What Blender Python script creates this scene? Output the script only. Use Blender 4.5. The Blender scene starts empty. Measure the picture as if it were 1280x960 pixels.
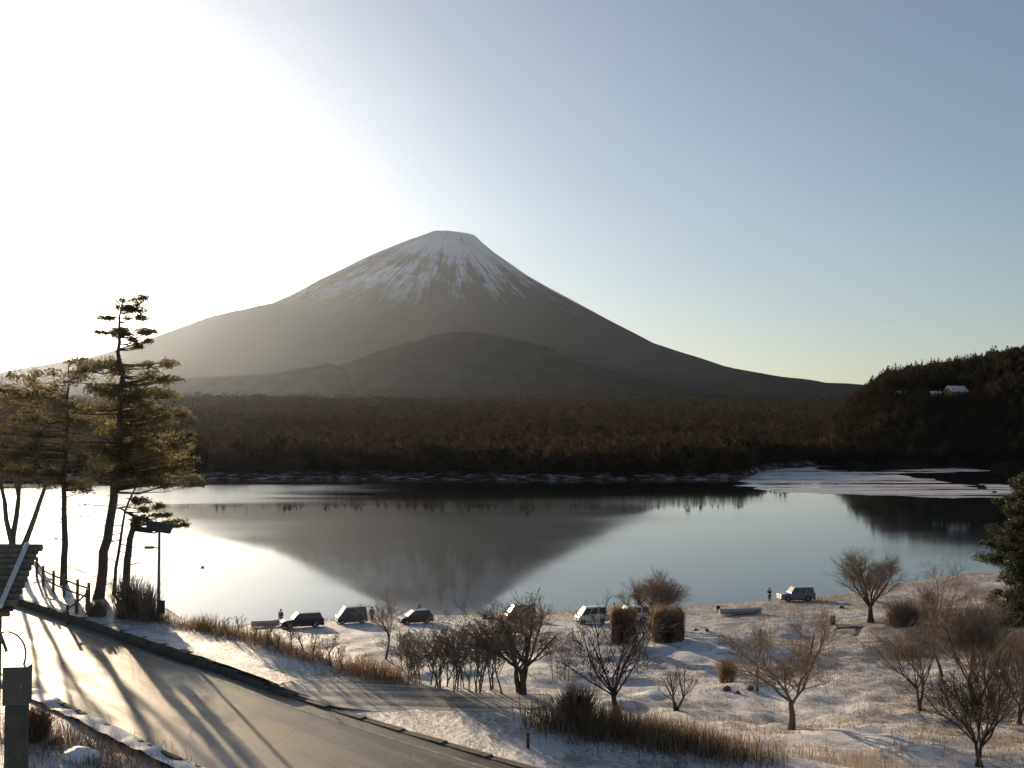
import bpy, bmesh, math, random
import numpy as np
from mathutils import Vector, Matrix
R = math.radians
rng = np.random.default_rng(7)
random.seed(7)
sc = bpy.context.scene
C = sc.collection

# ------------------------------------------------------------------ camera
F = 1420.0                      # focal length in pixels of the 1280 px wide photograph
CAMZ = 23.0
PITCH = math.atan(50 / F)
cam_d = bpy.data.cameras.new("camera")
cam_d.sensor_width = 36.0
cam_d.lens = 36.0 * F / 1280
cam_d.clip_start = 0.5
cam_d.clip_end = 80000
cam = bpy.data.objects.new("camera", cam_d)
cam.location = (0, 0, CAMZ)
cam.rotation_euler = (R(90) + PITCH, 0, 0)
C.objects.link(cam)
sc.camera = cam

# ------------------------------------------------------------------ light
SUN_AZ = R(-26.5)               # left of the view axis
SUN_EL = R(9.3)
SD = Vector((math.sin(SUN_AZ) * math.cos(SUN_EL), math.cos(SUN_AZ) * math.cos(SUN_EL), math.sin(SUN_EL)))
world = bpy.data.worlds.new("World")
sc.world = world
world.use_nodes = True
wn = world.node_tree.nodes
wl = world.node_tree.links
wn.clear()
wout = wn.new("ShaderNodeOutputWorld")
bg = wn.new("ShaderNodeBackground")
bg.inputs[1].default_value = 0.075
sky = wn.new("ShaderNodeTexSky")
sky.sky_type = 'NISHITA'
sky.sun_disc = False
sky.sun_elevation = SUN_EL
sky.sun_rotation = SUN_AZ
sky.altitude = 900
sky.air_density = 1.0
sky.dust_density = 0.9
sky.ozone_density = 1.9
# bright aureole of the low sun in thin winter haze, round the sun's own direction
tc = wn.new("ShaderNodeTexCoord")
dot = wn.new("ShaderNodeVectorMath"); dot.operation = 'DOT_PRODUCT'
dot.inputs[1].default_value = SD
nrm = wn.new("ShaderNodeVectorMath"); nrm.operation = 'NORMALIZE'
wl.new(tc.outputs['Generated'], nrm.inputs[0]); wl.new(nrm.outputs[0], dot.inputs[0])
mx = wn.new("ShaderNodeMath"); mx.operation = 'MAXIMUM'; mx.inputs[1].default_value = 0.0
wl.new(dot.outputs['Value'], mx.inputs[0])
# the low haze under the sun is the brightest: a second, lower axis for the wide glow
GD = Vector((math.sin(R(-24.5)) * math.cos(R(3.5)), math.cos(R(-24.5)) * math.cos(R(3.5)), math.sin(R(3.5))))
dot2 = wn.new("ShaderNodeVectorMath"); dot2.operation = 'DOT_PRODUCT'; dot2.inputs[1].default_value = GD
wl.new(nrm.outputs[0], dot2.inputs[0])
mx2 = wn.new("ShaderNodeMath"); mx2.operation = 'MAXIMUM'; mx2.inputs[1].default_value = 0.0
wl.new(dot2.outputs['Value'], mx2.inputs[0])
def lobe(power, amp, col, mx=mx):
    p = wn.new("ShaderNodeMath"); p.operation = 'POWER'; p.inputs[1].default_value = power
    wl.new(mx.outputs[0], p.inputs[0])
    m = wn.new("ShaderNodeVectorMath"); m.operation = 'SCALE'
    m.inputs[0].default_value = (col[0] * amp, col[1] * amp, col[2] * amp)
    wl.new(p.outputs[0], m.inputs['Scale'])
    return m
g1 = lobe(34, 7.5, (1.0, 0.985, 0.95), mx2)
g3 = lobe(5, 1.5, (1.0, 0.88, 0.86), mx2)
g2 = lobe(400, 140.0, (1.0, 0.96, 0.86))
a1 = wn.new("ShaderNodeVectorMath"); a1.operation = 'ADD'
a2 = wn.new("ShaderNodeVectorMath"); a2.operation = 'ADD'
hs = wn.new('ShaderNodeHueSaturation'); hs.inputs['Saturation'].default_value = 0.80
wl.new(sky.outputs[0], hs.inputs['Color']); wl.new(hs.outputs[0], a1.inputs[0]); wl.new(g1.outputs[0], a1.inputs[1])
wl.new(a1.outputs[0], a2.inputs[0]); wl.new(g2.outputs[0], a2.inputs[1])
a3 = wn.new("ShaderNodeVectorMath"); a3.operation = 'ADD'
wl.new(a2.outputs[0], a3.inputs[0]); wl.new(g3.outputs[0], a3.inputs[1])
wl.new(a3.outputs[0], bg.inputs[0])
wl.new(bg.outputs[0], wout.inputs[0])

sun_d = bpy.data.lights.new("sun", 'SUN')
sun_d.energy = 5.0
sun_d.angle = R(0.5)
sun_d.color = (1.0, 0.76, 0.49)
sun = bpy.data.objects.new("sun", sun_d)
sun.rotation_euler = (-SD).to_track_quat('-Z', 'Y').to_euler()
sun.location = (-60, 120, 60)
C.objects.link(sun)

sc.view_settings.view_transform = 'Standard'
sc.view_settings.look = 'None'
sc.view_settings.exposure = 0.5
sc.view_settings.gamma = 1.0
sc.view_settings.use_curve_mapping = False
sc.render.engine = 'CYCLES'
sc.cycles.use_denoising = True
sc.cycles.max_bounces = 6
sc.cycles.diffuse_bounces = 2
sc.cycles.glossy_bounces = 3
sc.cycles.transmission_bounces = 3
sc.cycles.volume_bounces = 0
sc.cycles.transparent_max_bounces = 8
sc.cycles.sample_clamp_indirect = 4.0

# ------------------------------------------------------------------ helpers
def link(o, parent=None):
    C.objects.link(o)
    if parent is not None:
        o.parent = parent
    return o

def tag(o, label=None, cat=None, group=None, kind=None):
    if label: o['label'] = label
    if cat: o['category'] = cat
    if group: o['group'] = group
    if kind: o['kind'] = kind
    return o

def thing(name, loc, rz, label, cat, group=None):
    o = bpy.data.objects.new(name, None)
    o.empty_display_size = 0.3
    o.location = loc
    o.rotation_euler = (0, 0, rz)
    C.objects.link(o)
    return tag(o, label, cat, group)

def np_mesh(name, V, Fc, mat, parent=None, smooth=False, loc=None):
    """V (n,3), Fc (m,k) integer faces with k constant"""
    V = np.ascontiguousarray(V, dtype=np.float32)
    Fc = np.ascontiguousarray(Fc, dtype=np.int32)
    me = bpy.data.meshes.new(name)
    m, k = Fc.shape
    me.vertices.add(len(V)); me.vertices.foreach_set('co', V.ravel())
    me.loops.add(m * k); me.loops.foreach_set('vertex_index', Fc.ravel())
    me.polygons.add(m)
    me.polygons.foreach_set('loop_start', np.arange(0, m * k, k, dtype=np.int32))
    me.polygons.foreach_set('loop_total', np.full(m, k, dtype=np.int32))
    if smooth:
        me.polygons.foreach_set('use_smooth', np.ones(m, dtype=bool))
    me.update(calc_edges=True)
    me.materials.append(mat)
    o = bpy.data.objects.new(name, me)
    if loc is not None: o.location = loc
    return link(o, parent)

class MB:
    """collects geometry for ONE mesh object"""
    def __init__(self): self.v = []; self.f = []
    def add(self, vs, fs):
        b = len(self.v); self.v += [tuple(p) for p in vs]
        self.f += [tuple(b + i for i in f) for f in fs]
        return self
    def box(self, c, s, rz=0.0, rx=0.0, ry=0.0):
        M = Matrix.Translation(c) @ Matrix.Rotation(rz, 4, 'Z') @ Matrix.Rotation(ry, 4, 'Y') @ Matrix.Rotation(rx, 4, 'X')
        vs = [M @ Vector((x * s[0] / 2, y * s[1] / 2, z * s[2] / 2)) for x in (-1, 1) for y in (-1, 1) for z in (-1, 1)]
        return self.add(vs, [(0, 1, 3, 2), (4, 6, 7, 5), (0, 4, 5, 1), (2, 3, 7, 6), (0, 2, 6, 4), (1, 5, 7, 3)])
    def tube(self, pts, rad, n=8, cap=True):
        pts = [Vector(p) for p in pts]
        if not hasattr(rad, '__len__'): rad = [rad] * len(pts)
        rings = []
        ref = Vector((0.31, 0.17, 0.93)).normalized()
        for i, p in enumerate(pts):
            d = (pts[min(i + 1, len(pts) - 1)] - pts[max(i - 1, 0)]).normalized()
            if abs(d.dot(ref)) > 0.97: ref = Vector((1, 0.1, 0)).normalized()
            a = d.cross(ref).normalized(); b = d.cross(a)
            rings.append([p + (a * math.cos(2 * math.pi * k / n) + b * math.sin(2 * math.pi * k / n)) * rad[i] for k in range(n)])
        vs = [q for r in rings for q in r]
        fs = []
        for i in range(len(pts) - 1):
            for k in range(n):
                fs.append((i * n + k, i * n + (k + 1) % n, (i + 1) * n + (k + 1) % n, (i + 1) * n + k))
        if cap:
            fs.append(tuple(range(n))[::-1]); fs.append(tuple((len(pts) - 1) * n + k for k in range(n)))
        return self.add(vs, fs)
    def prism(self, poly, y0, y1, y0t=None, y1t=None):
        """polygon in x,z extruded along y"""
        n = len(poly)
        vs = [(x, y0, z) for x, z in poly] + [(x, y1, z) for x, z in poly]
        fs = [tuple(range(n)), tuple(range(2 * n - 1, n - 1, -1))]
        for i in range(n):
            j = (i + 1) % n
            fs.append((i, i + n, j + n, j))
        return self.add(vs, fs)
    def build(self, name, mat, parent=None, smooth=False, bevel=0.0, loc=None, segs=2):
        me = bpy.data.meshes.new(name)
        me.from_pydata(self.v, [], self.f)
        bm = bmesh.new(); bm.from_mesh(me)
        bmesh.ops.recalc_face_normals(bm, faces=bm.faces)
        if bevel > 0:
            es = [e for e in bm.edges if len(e.link_faces) == 2 and e.calc_face_angle(0) > 0.5]
            bmesh.ops.bevel(bm, geom=es, offset=bevel, segments=segs, profile=0.6, affect='EDGES', clamp_overlap=True)
        bm.to_mesh(me); bm.free()
        if smooth:
            for p in me.polygons: p.use_smooth = True
        me.materials.append(mat)
        o = bpy.data.objects.new(name, me)
        if loc is not None: o.location = loc
        return link(o, parent)

def copy_tree(o, parent=None):
    c = o.copy(); C.objects.link(c)
    if parent is not None:
        c.parent = parent; c.matrix_parent_inverse = o.matrix_parent_inverse.copy()
    for ch in list(o.children):
        copy_tree(ch, c)
    return c

# ------------------------------------------------------------------ materials
def mat_new(name):
    m = bpy.data.materials.new(name); m.use_nodes = True
    nt = m.node_tree
    return m, nt, nt.nodes['Principled BSDF']

def simple(name, col, rough=0.7, var=0.25, scale=6.0, metal=0.0, spec=0.3, bump=0.0, col2=None, trans=0.0):
    m, nt, b = mat_new(name)
    n = nt.nodes.new('ShaderNodeTexNoise'); n.inputs['Scale'].default_value = scale; n.inputs['Detail'].default_value = 5
    t = nt.nodes.new('ShaderNodeTexCoord'); nt.links.new(t.outputs['Object'], n.inputs['Vector'])
    r = nt.nodes.new('ShaderNodeValToRGB')
    r.color_ramp.elements[0].position = 0.32; r.color_ramp.elements[1].position = 0.68
    c2 = col2 or tuple(min(1, c * (1 + var)) for c in col)
    c1 = tuple(c * (1 - var) for c in col) if col2 is None else col
    r.color_ramp.elements[0].color = (*c1, 1); r.color_ramp.elements[1].color = (*c2, 1)
    nt.links.new(n.outputs['Fac'], r.inputs[0]); nt.links.new(r.outputs[0], b.inputs['Base Color'])
    b.inputs['Roughness'].default_value = rough; b.inputs['Metallic'].default_value = metal
    b.inputs['Specular IOR Level'].default_value = spec
    if bump:
        bp = nt.nodes.new('ShaderNodeBump'); bp.inputs['Strength'].default_value = bump; bp.inputs['Distance'].default_value = 0.05
        nt.links.new(n.outputs['Fac'], bp.inputs['Height']); nt.links.new(bp.outputs[0], b.inputs['Normal'])
    if trans > 0:
        out = nt.nodes['Material Output']
        tr = nt.nodes.new('ShaderNodeBsdfTranslucent'); nt.links.new(r.outputs[0], tr.inputs['Color'])
        mixs = nt.nodes.new('ShaderNodeMixShader'); mixs.inputs[0].default_value = trans
        nt.links.new(b.outputs[0], mixs.inputs[1]); nt.links.new(tr.outputs[0], mixs.inputs[2])
        nt.links.new(mixs.outputs[0], out.inputs['Surface'])
    return m

def nodes_noise(nt, vec, scale, detail=6, rough=0.55, stretch=None, rotz=0.0):
    n = nt.nodes.new('ShaderNodeTexNoise')
    n.inputs['Scale'].default_value = scale; n.inputs['Detail'].default_value = detail; n.inputs['Roughness'].default_value = rough
    if stretch or rotz:
        if rotz:
            m0 = nt.nodes.new('ShaderNodeMapping'); m0.inputs['Rotation'].default_value = (0, 0, rotz)
            nt.links.new(vec, m0.inputs['Vector']); vec = m0.outputs[0]
        mp = nt.nodes.new('ShaderNodeMapping')
        if stretch: mp.inputs['Scale'].default_value = stretch
        nt.links.new(vec, mp.inputs['Vector']); nt.links.new(mp.outputs[0], n.inputs['Vector'])
    else:
        nt.links.new(vec, n.inputs['Vector'])
    return n

def ramp(nt, src, stops):
    r = nt.nodes.new('ShaderNodeValToRGB')
    e = r.color_ramp.elements
    while len(e) < len(stops): e.new(0.5)
    for i, (p, c) in enumerate(stops):
        e[i].position = p; e[i].color = (*c, 1) if hasattr(c, '__len__') else (c, c, c, 1)
    nt.links.new(src, r.inputs[0])
    return r

def mixc(nt, fac, a, b):
    m = nt.nodes.new('ShaderNodeMix'); m.data_type = 'RGBA'
    if hasattr(fac, 'is_output'): nt.links.new(fac, m.inputs[0])
    else: m.inputs[0].default_value = fac
    for s, i in ((a, 6), (b, 7)):
        if hasattr(s, 'is_output'): nt.links.new(s, m.inputs[i])
        else: m.inputs[i].default_value = (*s, 1)
    return m.outputs[2]

def mathn(nt, op, a, b=None, c=None):
    m = nt.nodes.new('ShaderNodeMath'); m.operation = op
    for i, s in enumerate((a, b, c)):
        if s is None: continue
        if hasattr(s, 'is_output'): nt.links.new(s, m.inputs[i])
        else: m.inputs[i].default_value = s
    return m.outputs[0]

def geo_pos(nt):
    g = nt.nodes.new('ShaderNodeNewGeometry'); return g.outputs['Position']

def snow_ground(name, bare=0.5, tint=(0.80, 0.80, 0.82)):
    """thin old snow over dead grass and soil"""
    m, nt, b = mat_new(name)
    P = geo_pos(nt)
    big = nodes_noise(nt, P, 0.09, 5)
    mid = nodes_noise(nt, P, 0.8, 8, 0.65)
    fine = nodes_noise(nt, P, 5.0, 8, 0.7)
    vfine = nodes_noise(nt, P, 22.0, 6, 0.7)
    # a little more bare ground to the right of the picture (grassy park), less on the beach
    sx = nt.nodes.new('ShaderNodeSeparateXYZ'); nt.links.new(P, sx.inputs[0])
    gx = nt.nodes.new('ShaderNodeMapRange'); gx.inputs[1].default_value = 5; gx.inputs[2].default_value = 45; gx.inputs[3].default_value = 0.0; gx.inputs[4].default_value = 0.07
    nt.links.new(sx.outputs[0], gx.inputs[0])
    s = mathn(nt, 'MULTIPLY', big.outputs[0], 0.30)
    s = mathn(nt, 'MULTIPLY_ADD', mid.outputs[0], 0.36, s)
    s = mathn(nt, 'MULTIPLY_ADD', fine.outputs[0], 0.34, s)
    s = mathn(nt, 'ADD', s, gx.outputs[0])
    k = ramp(nt, s, [(bare - 0.02, 0.0), (bare + 0.055, 1.0)])
    soil = ramp(nt, vfine.outputs[0], [(0.3, (0.07, 0.047, 0.03)), (0.7, (0.24, 0.18, 0.115))])
    snow = ramp(nt, fine.outputs[0], [(0.25, tuple(c * 0.86 for c in tint)), (0.75, tint)])
    col = mixc(nt, mathn(nt, 'MULTIPLY', k.outputs[0], 0.72), snow.outputs[0], soil.outputs[0])
    nt.links.new(col, b.inputs['Base Color'])
    b.inputs['Roughness'].default_value = 0.5
    b.inputs['Specular IOR Level'].default_value = 0.5
    h = mathn(nt, 'MULTIPLY', mid.outputs[0], 0.30)
    h = mathn(nt, 'MULTIPLY_ADD', fine.outputs[0], 0.12, h)
    h = mathn(nt, 'MULTIPLY_ADD', vfine.outputs[0], 0.03, h)
    bp = nt.nodes.new('ShaderNodeBump'); bp.inputs['Strength'].default_value = 0.8; bp.inputs['Distance'].default_value = 1.0
    nt.links.new(h, bp.inputs['Height']); nt.links.new(bp.outputs[0], b.inputs['Normal'])
    return m

M = {}
M['snow_ground'] = snow_ground('snow_over_grass', 0.518)
M['bark'] = simple('bark', (0.09, 0.07, 0.054), 0.85, 0.35, 9, bump=0.4)
M['bark_pale'] = simple('pale_bark', (0.12, 0.10, 0.08), 0.85, 0.3, 9, bump=0.4)
M['twig'] = simple('twigs', (0.24, 0.185, 0.14), 0.75, 0.3, 3)
M['twig_dark'] = simple('dark_twigs', (0.07, 0.052, 0.04), 0.8, 0.3, 3)
M['reed'] = simple('dry_reeds', (0.23, 0.16, 0.105), 0.8, 0.4, 1.7, trans=0.45)
M['reed_pale'] = simple('pale_dry_grass', (0.34, 0.27, 0.19), 0.75, 0.35, 1.7, trans=0.3)
M['needle'] = simple('pine_needles', (0.20, 0.17, 0.09), 0.6, 0.3, 1.0, trans=0.7)
M['needle_green'] = simple('green_needles', (0.05, 0.055, 0.025), 0.6, 0.4, 1.0, trans=0.3)
M['wood'] = simple('weathered_wood', (0.16, 0.12, 0.085), 0.75, 0.3, 8, bump=0.3)
M['metal'] = simple('galvanised_metal', (0.20, 0.20, 0.19), 0.5, 0.2, 12, metal=0.5)
M['dark_metal'] = simple('dark_metal', (0.05, 0.05, 0.05), 0.5, 0.2, 12, metal=0.3)
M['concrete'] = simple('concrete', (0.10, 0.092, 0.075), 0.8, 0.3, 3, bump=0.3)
M['white_paint'] = simple('white_paint', (0.72, 0.72, 0.70), 0.45, 0.06, 5)
M['snow'] = simple('clean_snow', (0.82, 0.83, 0.86), 0.55, 0.05, 3, bump=0.3)
M['stone'] = simple('field_stone', (0.12, 0.115, 0.11), 0.85, 0.4, 4, bump=0.5)
M['tyre'] = simple('tyre_rubber', (0.02, 0.02, 0.02), 0.8, 0.2, 10)
M['rim'] = simple('wheel_rim', (0.4, 0.4, 0.42), 0.35, 0.1, 10, metal=0.8)
M['glass'] = simple('car_glass', (0.012, 0.015, 0.018), 0.30, 0.1, 3, spec=0.9)
M['trim'] = simple('black_trim', (0.025, 0.025, 0.027), 0.5, 0.1, 5)
M['red_lens'] = simple('red_lens', (0.35, 0.02, 0.015), 0.25, 0.1, 5)
M['clear_lens'] = simple('clear_lens', (0.65, 0.66, 0.66), 0.15, 0.05, 5, spec=0.8)
M['plate'] = simple('number_plate', (0.7, 0.7, 0.62), 0.5, 0.05, 5)
def paint(name, col):
    m = simple(name, col, 0.32, 0.06, 2, spec=0.6)
    b = m.node_tree.nodes['Principled BSDF']
    b.inputs['Coat Weight'].default_value = 0.5; b.inputs['Coat Roughness'].default_value = 0.15
    return m
M['paint_dark'] = paint('dark_car_paint', (0.022, 0.02, 0.02))
M['paint_grey'] = paint('grey_car_paint', (0.09, 0.085, 0.085))
M['paint_silver'] = paint('silver_car_paint', (0.22, 0.22, 0.23))
M['paint_white'] = paint('white_car_paint', (0.75, 0.75, 0.73))
M['paint_brown'] = paint('brown_car_paint', (0.06, 0.04, 0.03))
M['skin'] = simple('skin', (0.42, 0.27, 0.19), 0.6, 0.05, 4)
M['hair'] = simple('dark_hair', (0.02, 0.016, 0.013), 0.7, 0.2, 20)
M['cloth_black'] = simple('black_clothes', (0.02, 0.02, 0.022), 0.9, 0.2, 10)
M['cloth_navy'] = simple('navy_clothes', (0.03, 0.035, 0.06), 0.9, 0.2, 10)
M['cloth_red'] = simple('russet_clothes', (0.20, 0.06, 0.03), 0.9, 0.2, 10)
M['cloth_pale'] = simple('pale_clothes', (0.6, 0.58, 0.52), 0.9, 0.1, 10)
M['boat_hull'] = simple('boat_hull', (0.38, 0.35, 0.34), 0.5, 0.15, 3)

# ------------------------------------------------------------------ pixel geometry (used only to work out where the real things stand)
def ray(u, v):
    x = (u - 640) / F; y = -(v - 480) / F
    dy = math.cos(PITCH) - y * math.sin(PITCH)
    dz = math.sin(PITCH) + y * math.cos(PITCH)
    return x / dy, dz / dy            # X per Y, Z per Y
def pt(u, v, Y):
    a, b = ray(u, v)
    return Vector((a * Y, Y, CAMZ + b * Y))

CREST = np.array([(-90, 120), (-60, 98), (-40, 81), (-27, 69), (-17.1, 57), (-12, 51), (-6.6, 46.6), (-2.4, 44.4), (1.8, 43.6),
                  (3.6, 40.4), (7, 37.4), (10.5, 33.6), (18, 27), (30, 18), (45, 8), (200, -60)], float)
def shelf_plane(X, Y): return 12.75 + 0.014 * (Y - 35) + 0.012 * (-X)
def hit_plane(u, v):
    a, b = ray(u, v); Y = 5.0
    # CAMZ + bY = 12.75 + .014(Y-35) - .012 aY
    Y = (CAMZ - 12.75 + 0.014 * 35) / (0.014 - 0.012 * a - b)
    return (a * Y, Y)
KERB_PX = [(-260, 650), (-120, 712), (-40, 737), (40, 762), (120, 789), (200, 816), (280, 842), (345, 867), (420, 891), (500, 916), (600, 946), (700, 976), (860, 1030), (1100, 1130)]
NEAR_PX = [(-260, 745), (-120, 795), (-60, 820), (40, 866), (100, 895), (165, 928), (240, 962), (350, 1012), (500, 1090), (700, 1200), (900, 1400), (1200, 1700)]
KERB = np.array([hit_plane(*p) for p in KERB_PX]); KERB = KERB[np.argsort(KERB[:, 0])]
NEAR = np.array([hit_plane(*p) for p in NEAR_PX]); NEAR = NEAR[np.argsort(NEAR[:, 0])]

LLO = np.array([hit_plane(*p) for p in [(372, 872), (420, 886), (470, 892), (530, 890), (590, 892), (640, 892), (690, 884)]])
LHI = np.array([hit_plane(*p) for p in [(352, 862), (400, 850), (450, 847), (500, 854), (560, 865), (620, 869), (688, 870)]])
LLO = LLO[np.argsort(LLO[:, 0])]; LHI = LHI[np.argsort(LHI[:, 0])]
SHX = [-120, -60, -44, -20, 0, 25, 40, 44, 62, 70, 80, 90, 140]
SHY = [100, 112, 124, 135, 139, 145, 151, 154, 170, 176, 180, 180, 190]
PY = [0, 35, 50, 60, 70, 80, 90, 100, 110, 120, 130, 136, 141, 150, 175, 260]
PZ = [12.5, 11.5, 8.6, 6.6, 4.7, 3.4, 2.65, 2.15, 1.65, 1.2, 0.75, 0.4, 0.0, -0.8, -3, -6]
def sst(a, b, x):
    t = np.clip((x - a) / (b - a), 0, 1); return t * t * (3 - 2 * t)
def vnoise(X, Y, scale, seed=0):
    """cheap smooth value noise on arrays"""
    x = X / scale + 31.7 * seed; y = Y / scale - 17.3 * seed
    xi = np.floor(x); yi = np.floor(y); fx = x - xi; fy = y - yi
    def h(a, b):
        v = np.sin(a * 127.1 + b * 311.7 + seed * 7.7) * 43758.5453
        return v - np.floor(v)
    fx = fx * fx * (3 - 2 * fx); fy = fy * fy * (3 - 2 * fy)
    return (h(xi, yi) * (1 - fx) + h(xi + 1, yi) * fx) * (1 - fy) + (h(xi, yi + 1) * (1 - fx) + h(xi + 1, yi + 1) * fx) * fy - 0.5
def terrain_z(X, Y, detail=True):
    X = np.asarray(X, float); Y = np.asarray(Y, float)
    Ys = np.interp(X, SHX, SHY)
    Yp = Y - (Ys - 141) * sst(60, 140, Y)
    zlow = np.interp(Yp, PY, PZ)
    if detail:
        a = sst(0.5, 1.6, zlow)
        zlow = zlow + (1.2 * vnoise(X, Y, 14, 1) + 0.8 * vnoise(X, Y, 5, 2) + 0.42 * vnoise(X, Y, 2.1, 3)) * a + 0.18 * vnoise(X, Y, 1.1, 4) * (0.4 + 0.6 * a) * (zlow > -0.5)
    yc = np.interp(X, CREST[:, 0], CREST[:, 1])
    if detail: yc = yc + 0.9 * vnoise(X, Y * 0, 3.0, 5)
    s = (Y - yc) * 0.76
    zs = shelf_plane(X, Y)
    yk = np.interp(X, KERB[:, 0], KERB[:, 1]); yn = np.interp(X, NEAR[:, 0], NEAR[:, 1])
    dk = (Y - yk) * 0.74; dn = (yn - Y) * 0.70
    lane = sst(-11, -8, X)
    zs = zs + sst(0.38, 0.8, dk) * (0.30 - 0.24 * lane) + sst(0.5, 5, dk) * sst(-14, -30, X) * 0.5
    zs = zs + sst(0.3, 3, dn) * 0.25
    if detail:
        lm = sst(-.4, .6, Y - np.interp(X, LLO[:, 0], LLO[:, 1])) * sst(-.6, .6, np.interp(X, LHI[:, 0], LHI[:, 1]) - Y) * sst(-11.5, -10, X) * sst(3, 1.6, X)
        off = (1 - lm) * np.maximum(sst(0.3, 1.5, dk), sst(0.3, 1.2, dn))
        zs = zs - 0.05 * (off < 0.01) + off * (0.16 * vnoise(X, Y, 2.3, 6) + 0.10 * vnoise(X, Y, 0.9, 7) + 0.25 * vnoise(X, Y, 6, 8))
    drop = np.where(s > 0, 0.62 * (np.sqrt(s * s + 0.6) - 0.77), 0)
    zout = zs - drop
    k = 0.6
    d = zout - zlow
    return np.where(s <= 0, zs, zlow + 0.5 * (d + np.sqrt(d * d + k * k)) - 0.0)
def tz(x, y): return float(terrain_z(np.array([x]), np.array([y]))[0])
def hit(u, v, y0=22.0, y1=210.0):
    a, b = ray(u, v)
    Y = np.arange(y0, y1, 0.1)
    z = terrain_z(a * Y, Y); r = CAMZ + b * Y
    i = np.argmax(z >= r)
    if not (z >= r).any(): i = len(Y) - 1
    return Vector((a * Y[i], Y[i], float(z[i])))

# ------------------------------------------------------------------ near ground
def grid_mesh(name, xs, ys, zf, mat, smooth=True):
    Xg, Yg = np.meshgrid(xs, ys)
    Z = zf(Xg, Yg)
    V = np.stack([Xg.ravel(), Yg.ravel(), Z.ravel()], 1)
    nx, ny = len(xs), len(ys)
    i = (np.arange(ny - 1)[:, None] * nx + np.arange(nx - 1)[None, :]).ravel()
    Fc = np.stack([i, i + 1, i + nx + 1, i + nx], 1)
    return np_mesh(name, V, Fc, mat, smooth=smooth)
xs = np.concatenate([np.arange(-150, -36, 2.0), np.arange(-36, 70, 0.42), np.arange(70, 200, 2.0)])
ys = np.concatenate([np.arange(-30, 20, 2.0), np.arange(20, 100, 0.42), np.arange(100, 190, 0.6), np.arange(190, 240, 5)])
tag(grid_mesh('ground', xs, ys, terrain_z, M['snow_ground']), kind='structure')

# ------------------------------------------------------------------ road, kerb, lane
def strip(name, A, B, mat, dz, na=90, nb=14, zf=None):
    """sheet between two polylines of the same parameter"""
    def resample(P, n):
        P = np.array(P, float); d = np.r_[0, np.cumsum(np.hypot(*np.diff(P, axis=0).T))]
        t = np.linspace(0, d[-1], n); return np.stack([np.interp(t, d, P[:, 0]), np.interp(t, d, P[:, 1])], 1)
    a = resample(A, na); b = resample(B, na)
    w = np.linspace(0, 1, nb)[None, :, None]
    P = a[:, None, :] * (1 - w) + b[:, None, :] * w
    X, Y = P[..., 0], P[..., 1]
    Z = (zf or shelf_plane)(X, Y) + dz
    V = np.stack([X.ravel(), Y.ravel(), Z.ravel()], 1)
    i = (np.arange(na - 1)[:, None] * nb + np.arange(nb - 1)[None, :]).ravel()
    return np_mesh(name, V, np.stack([i, i + nb, i + nb + 1, i + 1], 1), mat, smooth=True)

RDIR = math.atan2(-0.74, 0.67)
def road_material():
    m, nt, b = mat_new('frosty_asphalt')
    P = geo_pos(nt)
    # coordinates turned so that x runs along the road
    tracks = nodes_noise(nt, P, 1.0, 6, 0.65, stretch=(0.05, 1.5, 1), rotz=-RDIR)
    patch = nodes_noise(nt, P, 0.35, 8, 0.7)
    grit = nodes_noise(nt, P, 16, 6, 0.75)
    f = mathn(nt, 'MULTIPLY', tracks.outputs[0], 0.5)
    f = mathn(nt, 'MULTIPLY_ADD', patch.outputs[0], 0.35, f)
    f = mathn(nt, 'MULTIPLY_ADD', grit.outputs[0], 0.15, f)
    frost = ramp(nt, f, [(0.455, 0.0), (0.55, 1.0)])
    base = ramp(nt, grit.outputs[0], [(0.3, (0.045, 0.040, 0.032)), (0.75, (0.10, 0.09, 0.072))])
    col = mixc(nt, mathn(nt, 'MULTIPLY', frost.outputs[0], 0.36), base.outputs[0], (0.36, 0.32, 0.24))
    # sealed cracks
    vo = nt.nodes.new('ShaderNodeTexVoronoi'); vo.feature = 'DISTANCE_TO_EDGE'; vo.inputs['Scale'].default_value = 0.22
    wv = nt.nodes.new('ShaderNodeVectorMath'); wv.operation = 'ADD'
    wn2 = nodes_noise(nt, P, 0.8, 4); nt.links.new(wn2.outputs['Color'], wv.inputs[1]); nt.links.new(P, wv.inputs[0]); nt.links.new(wv.outputs[0], vo.inputs['Vector'])
    ck = ramp(nt, vo.outputs['Distance'], [(0.0, 1.0), (0.012, 0.0)])
    col = mixc(nt, mathn(nt, 'MULTIPLY', ck.outputs[0], 0.6), col, (0.03, 0.028, 0.025))
    nt.links.new(col, b.inputs['Base Color'])
    rr = ramp(nt, f, [(0.40, 0.36), (0.6, 0.62)])
    nt.links.new(rr.outputs[0], b.inputs['Roughness'])
    b.inputs['Specular IOR Level'].default_value = 0.55
    bp = nt.nodes.new('ShaderNodeBump'); bp.inputs['Strength'].default_value = 0.5; bp.inputs['Distance'].default_value = 0.02
    nt.links.new(grit.outputs[0], bp.inputs['Height']); nt.links.new(bp.outputs[0], b.inputs['Normal'])
    return m
M['road'] = road_material()
tag(strip('road', KERB, NEAR, M['road'], 0.0), kind='structure')

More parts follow.
